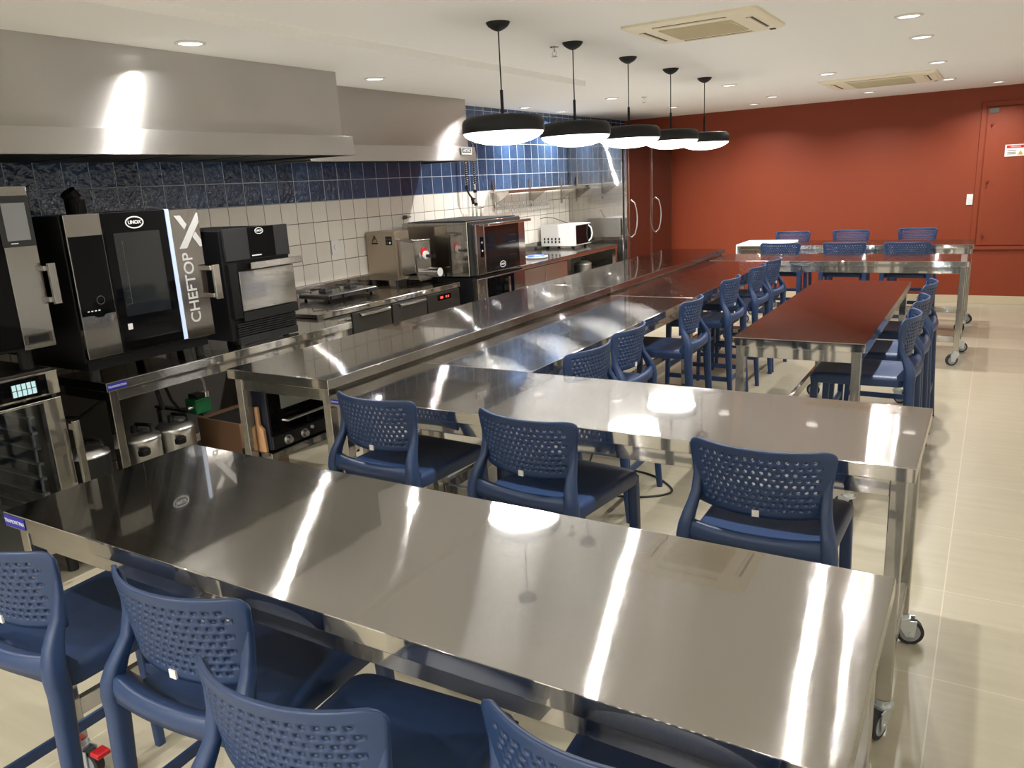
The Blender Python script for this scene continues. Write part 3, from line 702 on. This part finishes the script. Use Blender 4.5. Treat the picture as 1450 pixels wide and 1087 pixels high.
for y in (3.02,3.4):
    for xx in (-3.75,-4.3): MB(L).cyl((xx,y,.9),(xx,y,.935),.02,n=12).build('foot', BLACKM, o)

# ------------------------------------------------------------------ refrigerated counter
XD = -3.93; L = (XD-.38, 4.72, 0)
c = thing('refrigerated_counter', L, 'dark fronted refrigerated counter with steel top under the gas cooktop', 'counter')
MB(L).box(WX+.003,XD-.03,3.87,5.575,.12,.888).build('body', SLATE, c)
MB(L).box(WX+.003,XD,3.86,5.585,.888,.928).build('worktop', ST_Y, c, .003)
MB(L).box(WX+.003,WX+.02,3.86,5.585,.928,1.012).build('backsplash', ST_Y, c, .002)
DOORM = mat('counter_door', (.085,.08,.074,1), .35, .7)
for (a0,a1) in ((3.88,4.195),(4.212,4.645),(4.667,5.10)):
    d = MB(L).box(XD-.03,XD-.004,a0,a1,.15,.878).build('door', DOORM, c, .003)
    MB(L).prism([(XD-.004,a0+.075,.872),(XD+.022,a0+.075,.858),(XD+.022,a0+.075,.846),(XD-.004,a0+.075,.846)],(0,a1-a0-.10,0)).build('handle', ST_Y, d, .002)
p = MB(L).box(XD-.03,XD-.002,5.115,5.57,.15,.878).build('control_panel', SLATE, c, .003)
MB(L).box(XD-.002,XD+.001,5.25,5.44,.812,.858).build('display', BLACKG, p)
MB(L).box(XD+.001,XD+.002,5.285,5.325,.825,.845).build('red_light', REDLED, p)
for k in range(2): MB(L).box(XD+.001,XD+.002,5.36+k*.03,5.38+k*.03,.826,.844).build('red_segment', REDLED, p)
for k in range(4): MB(L).box(XD-.002,XD+.001,5.16,5.53,.70-k*.03,.712-k*.03).build('vent_slot', BLACKM, p)
for y in (3.95,5.5):
    for xx in (-4.6,-4.0): MB(L).cyl((xx,y,0),(xx,y,.12),.02,n=12).build('foot', CHROME, c)

# gas cooktop
L = (-4.42, 4.62, .928)
g = thing('gas_cooktop', L, 'low two burner gas cooktop lying on the refrigerated counter', 'cooktop')
MB(L).box(-4.60,-4.27,4.34,4.90,.945,.982).build('tray', SLATE, g, .012, 3)
MB(L).box(-4.27,-4.255,4.35,4.89,.95,.976).build('front_strip', BLACKM, g)
for y in (4.48,4.76):
    MB(L).lathe([(.0001,.03),(.035,.03),(.04,.02),(.052,.018),(.052,0)], (-4.44,y,.982), n=24).build('burner', BLACKM, g)
    q = MB(L)
    for k in range(4):
        an = k*PI/2+PI/4; q.box(-4.44-.006,-4.44+.006,y-.006,y+.006,.982,.984); q.tube([(-4.44+.03*math.cos(an),y+.03*math.sin(an),1.012),(-4.44+.11*math.cos(an),y+.11*math.sin(an),1.012),(-4.44+.115*math.cos(an),y+.115*math.sin(an),.982)],.005,6)
    q.build('pan_support', BLACKM, g)
    MB(L).cyl((-4.255,y,.963),(-4.235,y,.963),.016,n=16).build('knob', BLACKP, g)
for y in (4.38,4.86):
    for xx in (-4.56,-4.31): MB(L).cyl((xx,y,.928),(xx,y,.946),.012,n=10).build('foot', RUBBER, g)

# pasta extruder / grinder
BR = steel('steel_worn', Z_, color=(.46,.39,.32,1), rough=.3, mirror=.2, mrough=.15)
L = (-4.53, 5.42, .928)
g = thing('pasta_machine', L, 'boxy steel pasta machine with red and white rotary switch on the refrigerated counter', 'machine')
MB(L).prism([(-4.725,5.325,.965),(-4.40,5.325,.965),(-4.40,5.325,1.385),(-4.715,5.325,1.385),(-4.725,5.325,1.34)],(0,.20,0)).build('housing', [BR], g, .005)
hp = MB(L).prism([(-4.40,5.36,1.0),(-4.225,5.36,1.03),(-4.225,5.36,1.285),(-4.40,5.36,1.31)],(0,.20,0)); hp.build('hopper', ST_DULL, g, .006, 3)
MB(L).prism([(-4.225,5.35,1.29),(-4.225,5.56,1.29),(-4.225,5.56,.955),(-4.225,5.40,.955),(-4.225,5.37,1.02)],(.02,0,0)).build('front_plate', ST_DULL, g, .003)
MB(L).box(-4.40,-4.225,5.40,5.55,.965,1.0).build('gear_base', ST_DULL, g, .003)
MB(L).tube([(-4.40,5.355,1.315),(-4.26,5.352,1.312),(-4.215,5.365,1.305),(-4.205,5.56,1.298)],.008,8).build('guard_rod', CHROME, g)
MB(L).cyl((-4.205,5.47,1.195),(-4.195,5.47,1.195),.040,n=26).build('switch_red_ring', RED, g)
MB(L).cyl((-4.20,5.47,1.172),(-4.178,5.47,1.172),.036,n=26).build('switch_disc', WHITE, g)
MB(L).cyl((-4.178,5.47,1.165),(-4.12,5.47,1.16),.014,n=12).box(-4.15,-4.09,5.46,5.48,1.15,1.178).build('switch_knob', BLACKP, g)
MB(L).cyl((-4.205,5.405,1.035),(-4.10,5.405,1.035),.028,n=20).cyl((-4.10,5.405,1.035),(-4.0,5.405,1.035),.042,n=24).build('outlet_tube', CHROME, g)
MB(L).cyl((-4.0,5.405,1.035),(-3.997,5.405,1.035),.036,n=24).build('outlet_disc', WHITE, g)
MB(L).box(-4.50,-4.43,5.322,5.325,1.27,1.345).build('button_box', BLACKP, g)
for k in range(4): MB(L).cyl((-4.48+.03*(k%2),5.322,1.29+.03*(k//2)),(-4.48+.03*(k%2),5.316,1.29+.03*(k//2)),.008,n=10).build('button', [SLATE, LOGOW][k == 1], g)
tr_ = MB(L)
A_, B_, C_ = Vector((-4.655,5.3235,1.30)), Vector((-4.595,5.3235,1.30)), Vector((-4.625,5.3235,1.352))
tr_.tube([A_,B_,C_],.0035,5,closed=True).box(-4.627,-4.623,5.322,5.325,1.312,1.335).box(-4.66,-4.59,5.3225,5.325,1.280,1.292); tr_.build('warning_mark', BLACKP, g)
for y in (5.35,5.50):
    for xx in (-4.69,-4.43): MB(L).cyl((xx,y,.928),(xx,y,.968),.015,n=10).build('foot', RUBBER, g)

# ------------------------------------------------------------------ steel convection oven on a prover
XO = -3.85; L = (-4.24, 6.17, 0)
o = thing('convection_oven', L, 'wide steel convection oven with black glass drop door on a matching lower cabinet', 'oven')
MB(L).box(-4.62,XO-.06,5.715,6.62,.955,1.43).build('body', ST_X, o, .004)
MB(L).box(XO-.055,XO-.045,5.725,6.60,.965,1.42).build('gasket', RUBBER, o)
BRG = mat('brown_black_glass', (.012,.008,.007,1), .05)
MB(L).box(XO-.045,XO,5.765,5.885,.962,1.405).build('control_column', ST_ZD, o, .003)
MB(L).box(XO,XO+.002,5.82,5.872,1.115,1.292).build('control_strip', BLACKG, o)
MB(L).box(XO+.002,XO+.003,5.833,5.858,1.235,1.25).build('display', mat('grey_lcd',(.4,.42,.42,1),.3), o)
MB(L).cyl((XO+.002,5.845,1.17),(XO+.006,5.845,1.17),.008,n=12).build('dial', LOGOW, o)
dr = MB(L).box(XO-.045,XO,5.888,6.605,.965,1.40).build('door', ST_Z, o, .003)
MB(L).box(XO,XO+.003,5.905,6.485,.972,1.372).build('door_glass', BRG, dr, .001)
MB(L).box(XO+.003,XO+.0036,5.95,6.44,1.06,1.33).build('window', WIN, dr)
for k in range(4): MB(L).box(XO+.0036,XO+.0042,6.30,6.43,1.09+k*.06,1.094+k*.06).build('rack_line', SLATE, dr)
MB(L).box(XO+.03,XO+.055,5.895,6.642,1.378,1.402).box(XO,XO+.035,5.90,5.93,1.38,1.40).box(XO,XO+.035,6.60,6.63,1.38,1.40).build('handle', ST_Y, dr, .004)
logo(o, L, XO+.0035, 6.175, 1.02, .10)
MB(L).box(-4.58,-3.95,5.75,6.6,1.43,1.437).build('top_vent', BLACKM, o)
lo_ = MB(L).box(-4.62,XO-.045,5.73,6.61,.14,.94).build('lower_cabinet', BLACK, o, .004)
MB(L).box(XO-.045,XO,5.745,5.885,.14,.928).build('lower_column', ST_Z, o, .003)
MB(L).box(XO-.045,XO,5.888,6.575,.14,.928).build('lower_door', ST_Z, o, .003)
MB(L).box(XO,XO+.003,5.905,6.36,.2,.915).build('lower_glass', BLACKG, o)
MB(L).box(XO+.03,XO+.05,6.20,6.225,.45,.90).box(XO,XO+.035,6.20,6.225,.86,.885).box(XO,XO+.035,6.20,6.225,.47,.495).build('lower_handle', ST_Z, o, .003)
for y in (5.8,6.55):
    for xx in (-4.55,-3.95): MB(L).cyl((xx,y,0),(xx,y,.14),.03,n=14).build('foot', BLACKM, o)

# ------------------------------------------------------------------ far counter with cupboard, microwave, shelf, spray tap
L = (-4.33, 7.8, 0)
c = thing('sink_counter', L, 'steel counter with two cupboard doors and an open bay, left of the refrigerators', 'counter')
MB(L).box(WX+.003,XD,6.65,8.985,.905,.945).build('worktop', ST_Y, c, .003)
MB(L).box(WX+.003,WX+.02,6.65,8.985,.945,1.03).build('backsplash', ST_Y, c, .002)
MB(L).box(WX+.003,XD-.03,6.66,7.63,.12,.905).build('carcass', SLATE, c)
MB(L).box(WX+.003,XD-.01,7.63,7.66,.12,.905).build('side_panel', ST_Z, c)
for (a0,a1) in ((6.66,7.14),(7.15,7.63)): MB(L).box(XD-.03,XD-.006,a0,a1,.15,.895).build('door', ST_DULL, c, .003)
MB(L).box(WX+.01,XD-.03,7.66,8.98,.60,.62).build('shelf_board', ST_Y, c)
MB(L).box(XD-.05,XD-.006,8.935,8.98,0,.905).build('leg', ST_Z, c, .002)
MB(L).box(WX+.01,WX+.05,8.935,8.98,0,.905).build('leg', ST_Z, c, .002)
for y in (6.75,7.55): MB(L).cyl((-4.0,y,0),(-4.0,y,.12),.02,n=12).build('foot', CHROME, c)
P = (-4.2,8.55,.62)
pt = thing('cooking_pot', P, 'round steel pot with lid in the open bay of the far counter', 'pot')
MB(P).lathe([(.0001,0),(.10,0),(.105,.01),(.105,.13),(.109,.133)], P, n=32).build('body', ALU, pt)
MB(P).lathe([(.109,.133),(.105,.145),(.06,.17),(.0001,.178)], P, n=32).build('lid', ALU, pt)
MB(P).lathe([(.012,.175),(.02,.195),(.0001,.2)], P, n=16).build('knob', BLACKP, pt)
P = (-4.17,7.37,.945)
pl = thing('food_cover', P, 'round blue and white plastic cover lying on the far counter before the microwave', 'cover')
MB(P).lathe([(.0001,0),(.10,0),(.125,.012),(.128,.02),(.10,.014),(.0001,.012)], P, n=36).build('rim_dish', WHITE, pl)
MB(P).lathe([(.10,.0145),(.09,.03),(.0001,.036)], P, n=36).build('dome', BLUEPL, pl)

P = (-4.44,8.63,.945)
mw = thing('microwave', P, 'white microwave with black glass door and curved handle on the far counter', 'microwave')
MWW = mat('microwave_white',(.62,.62,.61,1),.35,.1)
MB(P).box(-4.69,-4.24,8.43,8.86,.975,1.225).build('case', MWW, mw, .004)
dr = MB(P).box(-4.24,-4.222,8.435,8.855,.98,1.222).build('door', MWW, mw, .003)
MB(P).box(-4.222,-4.219,8.445,8.845,.99,1.212).build('door_glass', BLACKG, dr)
MB(P).tube([(-4.22,8.775,1.005),(-4.195,8.80,1.04),(-4.185,8.812,1.10),(-4.195,8.80,1.165),(-4.22,8.775,1.20)],.009,8).build('handle', WHITE, dr)
v = MB(P)
for r in range(2):
    for k in range(5): v.box(-4.65+k*.05,-4.63+k*.05,8.428,8.431,1.01+r*.035,1.038+r*.035)
v.build('side_vents', GREYP, mw)
for y in (8.48,8.8):
    for xx in (-4.64,-4.28): MB(P).cyl((xx,y,.945),(xx,y,.977),.015,n=10).build('foot', BLACKP, mw)
tag(MB((-4.6,8.75,1.25)).tube([(-4.70,8.45,1.30),(-4.66,8.5,1.315),(-4.6,8.6,1.30),(-4.52,8.72,1.245),(-4.48,8.75,1.2285)],.004,6).build('power_cable', RUBBER), 'thin black cable arching over the microwave top','cable')

L = (WX, 8.28, 1.65)
sh = thing('wall_shelf', L, 'long thin steel shelf on brackets above the microwave', 'shelf')
MB(L).box(WX+.012,WX+.27,7.37,9.25,1.645,1.662).box(WX+.255,WX+.27,7.37,9.25,1.632,1.645).build('shelf_board', ST_DULL, sh, .002)
for y in (7.47,8.28,9.08):
    MB(L).box(WX+.002,WX+.02,y-.015,y+.015,1.46,1.775).prism([(WX+.02,y-.008,1.645),(WX+.22,y-.008,1.645),(WX+.22,y-.008,1.63),(WX+.02,y-.008,1.50)],(0,.016,0)).build('bracket', ST_DULL, sh)
L = (WX, 8.05, 1.45)
rk = thing('plate_rack', L, 'wire plate rack with two rows of pegs on the tiles under the shelf', 'rack')
q = MB(L)
for z in (1.415,1.455,1.485,1.525): q.cyl((WX+.045,7.45,z),(WX+.045,8.72,z),.003,n=6)
for y in (7.45,8.08,8.72): q.cyl((WX+.045,y,1.40),(WX+.045,y,1.54),.004,n=6).cyl((WX,y,1.47),(WX+.045,y,1.47),.004,n=6)
q.build('wire_frame', ALU, rk)
q = MB(L)
for k in range(24):
    y = 7.49+k*.051
    for z in (1.495,1.425): q.box(WX+.040,WX+.052,y-.010,y+.010,z,z+.028)
q.build('pegs', WHITE, rk)

L = (-4.60,6.88,.945)
fc = thing('spray_tap', L, 'tall pre rinse spray tap with steel spring hose behind the convection oven', 'tap')
q = MB(L).cyl((-4.6,6.92,.945),(-4.6,6.92,1.75),.013,n=12).cyl((-4.6,6.85,.945),(-4.6,6.85,1.56),.011,n=12)
q.build('riser_pipe', CHROME, fc)
cl = lambda pts_fn, turns, n: [pts_fn(i/(turns*n), 2*PI*i/n) for i in range(turns*n+1)]
def arch(s):
    # centre line: up the riser, over the top and down the hanging side
    if s < .38: return Vector((-4.6,6.92,1.73+.36*s/.38)), Vector((0,0,1))
    if s < .62:
        a = PI*(s-.38)/.24; return Vector((-4.6,6.845+.075*math.cos(a),2.09+.075*math.sin(a))), Vector((0,-math.sin(a),math.cos(a)))
    return Vector((-4.6,6.77,2.09-.36*(s-.62)/.38)), Vector((0,0,-1))
def coil(s, a):
    p, t_ = arch(min(s,1)); n1 = Vector((1,0,0)); n2 = t_.cross(n1)
    return p + (n1*math.cos(a)+n2*math.sin(a))*.016
MB(L).tube(cl(coil, 46, 10), .0032, 5).build('spring', CHROME, fc)
MB(L).tube([arch(i/24)[0] for i in range(25)], .009, 8).build('hose', BLACKP, fc)
MB(L).cyl((-4.6,6.77,1.73),(-4.6,6.77,1.70),.018,n=12).tube([(-4.6,6.77,1.70),(-4.59,6.80,1.64),(-4.58,6.84,1.60)],.010,8).cyl((-4.585,6.835,1.61),(-4.58,6.85,1.55),.017,n=12).build('spray_valve', BLACKP, fc)
MB(L).tube([(-4.6,6.85,1.60),(-4.6,6.92,1.60)],.009,8).cyl((-4.6,6.92,1.66),(-4.6,6.92,1.69),.02,n=12).cyl((-4.6,6.92,1.53),(-4.6,6.92,1.56),.02,n=12).build('clamp', BLACKP, fc)
MB(L).cyl((-4.6,7.0,.945),(-4.6,7.0,1.5),.010,n=10).tube([(-4.6,6.95,1.50),(-4.6,7.06,1.51)],.008,8).cyl((-4.6,7.0,1.42),(-4.6,7.0,1.45),.016,n=10).build('tap_handle', CHROME, fc)
# plain steel valve on wall behind oven
L = (WX,6.0,1.47)
t_ = thing('wall_valve', L, 'small dark valve on the white tiles above the convection oven', 'valve')
MB(L).cyl((WX,5.90,1.478),(WX+.03,5.90,1.478),.018,n=14).build('valve_body', SLATE, t_)
MB(L).box(WX+.03,WX+.04,5.84,5.96,1.474,1.482).build('lever', SLATE, t_)

# ------------------------------------------------------------------ refrigerators
XF = -3.93; L = (-4.32,10.1,0)
f = thing('refrigerator', L, 'tall steel two door refrigerator between the far counter and the red wall', 'refrigerator')
MB(L).box(WX+.005,XF-.06,9.30,10.95,.12,2.16).build('body', ST_X, f, .004)
MB(L).box(XF-.06,XF-.035,9.315,10.94,.13,2.15).build('door_gasket', RUBBER, f)
FD = steel('steel_fridge_door', Z_, color=(.30,.28,.265,1), rough=.15, mirror=.5, mrough=.08)
MB(L).box(XF-.035,XF-.004,9.30,9.375,.12,2.16).box(XF-.035,XF-.004,10.085,10.155,.12,2.16).box(XF-.035,XF-.004,10.90,10.95,.12,2.16).build('front_frame', ST_Z, f, .002)
for (a0,a1,hy) in ((9.38,10.08,9.435),(10.16,10.895,10.275)):
    d = MB(L).box(XF-.033,XF,a0,a1,.15,2.13).build('door', FD, f, .005)
    MB(L).tube([(XF,hy-.012,1.455),(XF+.04,hy+.005,1.42),(XF+.062,hy+.018,1.33),(XF+.068,hy+.022,1.225),(XF+.062,hy+.018,1.12),(XF+.04,hy+.005,1.03),(XF,hy-.012,.995)],.010,8).build('handle', CHROME, d)
for y in (9.4,10.85):
    for xx in (-4.65,-4.05): MB(L).cyl((xx,y,0),(xx,y,.12),.025,n=12).build('foot', CHROME, f)

# ------------------------------------------------------------------ under the kitchen table
def cooker(x, y, r, h, z, label, dark=False):
    P = (x, y, z); t = thing('pressure_cooker', P, label, 'pot', 'pots under the oven table')
    bm_ = BLACKM if dark else ALU
    MB(P).lathe([(.0001,0),(r*.94,0),(r,.015),(r,h-.02),(r*1.03,h-.012),(r*1.03,h)], P, n=40).build('body', bm_, t)
    MB(P).lathe([(r*1.02,h),(r*1.0,h+.012),(r*.85,h+.02),(r*.8,h+.03),(r*.45,h+.036),(.0001,h+.038)], P, n=40).build('lid', ALU, t)
    MB(P).cyl((x,y-.02,z+h+.035),(x,y-.02,z+h+.075),.016,n=12).build('valve', BLACKP, t)
    MB(P).tube([(x-.06,y+.03,z+h+.034),(x-.05,y+.03,z+h+.065),(x+.05,y+.05,z+h+.065),(x+.06,y+.05,z+h+.034)],.011,8).build('lid_handle', BLACKP, t)
    a = -.35
    for s in ((1,) if not dark else ()):
        MB(P).prism([(x+r*.93,y-.085,z+h-.07),(x+r*.93+.025,y-.07,z+h-.072),(x+r*.93+.025,y-.03,z+h-.072),(x+r*1.0,y-.01,z+h-.07)],(0,0,.035)).build('side_handle', BLACKP, t, .006)
LS = (-4.0,2.95,0)
cooker(-3.93,2.425,.112,.485,.0,'large aluminium pressure cooker under the oven table, left of the pair')
cooker(-3.93,2.655,.105,.48,.0,'large aluminium pressure cooker under the oven table, right of the pair')
cooker(-3.74,2.03,.10,.545,.0,'dark pot with metal lid on the floor just left of the oven table leg',True)
P = (-3.95,2.86,.60)
wp = thing('water_pump', P, 'small green pump with hoses hanging under the oven table', 'pump')
MB(P).box(-4.0,-3.90,2.79,2.90,.515,.605).build('housing', GREEN, wp, .008)
MB(P).box(-3.99,-3.91,2.81,2.88,.605,.63).build('cap', BLACKP, wp, .006)
MB(P).cyl((-3.92,2.885,.60),(-3.92,2.885,.635),.018,n=14).cyl((-3.93,2.79,.56),(-3.93,2.75,.56),.014,n=12).build('fitting', CHROME, wp)
MB(P).tube([(-3.92,2.885,.63),(-3.92,2.88,.70),(-3.94,2.85,.78),(-4.0,2.82,.83)],.008,8).build('hose', mat('grey_hose',(.35,.35,.35,1),.5), wp)
MB(P).tube([(-3.93,2.755,.56),(-3.93,2.70,.575),(-3.93,2.66,.64),(-3.95,2.64,.75),(-4.0,2.63,.83)],.009,8).build('hose', BLACKP, wp)
MB(P).box(-4.36,-3.90,2.83,2.86,.50,.515).build('support_bracket', SLATE, wp)
tag(MB((-3.95,2.64,.6)).tube([(-4.06,2.66,.44),(-4.05,2.65,.57),(-3.95,2.615,.60),(-4.02,2.61,.83)],.012,8).build('drain_hose', RUBBER),'black drain hose hanging down behind the right pressure cooker','hose')
tag(MB((-4.1,2.2,.6)).tube([(-4.3,2.05,.80),(-4.2,2.12,.66),(-4.1,2.22,.64),(-4.0,2.30,.72),(-3.98,2.32,.83)],.010,8).build('power_cable', RUBBER),'black cable looping under the oven table behind its left leg','cable')
P = (-3.9,3.08,0)
bx = thing('cardboard_box', P, 'open brown box on the floor under the right part of the oven table', 'box')
MB(P).box(-4.1,-3.72,2.93,2.94,0,.44).box(-4.1,-3.72,3.26,3.27,0,.44).box(-4.1,-4.09,2.94,3.26,0,.44).box(-3.73,-3.72,2.94,3.26,0,.44).box(-4.09,-3.73,2.94,3.26,0,.01).build('walls', CARD, bx)
MB(P).box(-4.09,-3.73,2.94,3.26,.40,.42).build('dark_sheet', BLACKM, bx)  # flat black sheet just under the rim, for the black interior

# rack and oven under the island end
P = (-3.14,2.72,0)
rk = thing('low_oven_stand', P, 'low steel stand under the near end of the island counter', 'stand')
MB(P).box(-3.10,-2.885,2.436,3.15,.49,.53).build('top', ST_Y, rk, .003)
for xx in (-3.09,-2.92):
    for y in (2.45,3.10): MB(P).box(xx,xx+.03,y,y+.03,0,.49).build('leg', ST_Z, rk)
P = (-3.12,2.75,.53)
ov = thing('bench_oven', P, 'black bench oven with two round knobs under the near end of the island', 'oven')
NAVYB = mat('blue_black_enamel',(.012,.016,.028,1),.3)
MB(P).box(-3.085,-2.91,2.462,3.10,.535,.835).build('body', NAVYB, ov, .004)
MB(P).box(-2.91,-2.90,2.465,3.095,.61,.832).build('door', BLACKG, ov, .003)
MB(P).box(-2.90,-2.898,2.54,2.98,.728,.80).build('window', mat('pale_window',(.35,.36,.35,1),.15), ov)
MB(P).tube([(-2.90,2.54,.672),(-2.87,2.545,.672),(-2.87,2.98,.672),(-2.90,2.985,.672)],.007,8).build('handle', ALU, ov)
MB(P).box(-2.91,-2.897,2.465,3.095,.538,.605).build('control_strip', GREYP, ov, .003)
for y in (2.558,2.668): MB(P).cyl((-2.897,y,.567),(-2.875,y,.567),.018,.015,n=18).lathe([(.024,0),(.024,.004),(.018,.004)], (-2.897,y,.567), (1,0,0), 20).build('knob', ALU, ov)
MB(P).cyl((-2.897,2.72,.585),(-2.888,2.72,.585),.009,n=12).build('indicator', LOGOW, ov)
bd = MB((-2.99,2.44,.53)); bd.prism([(-3.015,2.44,.53),(-2.925,2.44,.53),(-2.93,2.44,.645),(-2.955,2.44,.665),(-2.955,2.44,.755),(-2.98,2.44,.755),(-2.98,2.44,.665),(-3.01,2.44,.645)],(0,.016,0))
tag(bd.build('wooden_paddle', WOOD, bevel=.003),'wooden paddle board standing at the side of the black bench oven','board')
# crumpled clear bag on floor
random.seed(3)
P = (-2.72,2.66,0); q = MB(P); n = 16; vs = []
for k in range(7):
    ph = PI*(k/6)*.5
    for i in range(n):
        r = (.10*math.cos(ph)+.01)*(1+random.uniform(-.22,.22)); vs.append((P[0]+r*math.cos(2*PI*i/n), P[1]+r*1.2*math.sin(2*PI*i/n), .004+.11*math.sin(ph)*(1+random.uniform(-.2,.2))))
q.add(vs, [(k*n+i,k*n+(i+1)%n,(k+1)*n+(i+1)%n,(k+1)*n+i) for k in range(6) for i in range(n)])
tag(q.build('plastic_bag', CLEAR),'crumpled clear plastic bag on the floor under the island end','bag')
# floor cable
pts = [(-2.15,4.5,.006),(-2.09,4.30,.006),(-2.0,4.12,.006),(-1.80,4.18,.006),(-1.62,4.15,.006),(-1.47,4.03,.006),(-1.43,3.94,.006),(-1.50,3.85,.006),(-1.62,3.79,.006),(-1.78,3.76,.006),(-1.95,3.66,.006),(-2.1,3.45,.006),(-2.2,3.2,.006)]
def smooth(p, n=6):
    out_ = []; p = [Vector(q) for q in p]
    for i in range(len(p)-1):
        a, b_, c_, d_ = p[max(i-1,0)], p[i], p[i+1], p[min(i+2,len(p)-1)]
        for k in range(n):
            t = k/n; out_.append(.5*((2*b_)+(c_-a)*t+(2*a-5*b_+4*c_-d_)*t*t+(3*b_-a-3*c_+d_)*t**3))
    return out_+[p[-1]]
tag(MB((-1.8,3.9,0)).tube(smooth(pts),.006,8).build('floor_cable', RUBBER),'black cable looping on the floor behind the second front table','cable')
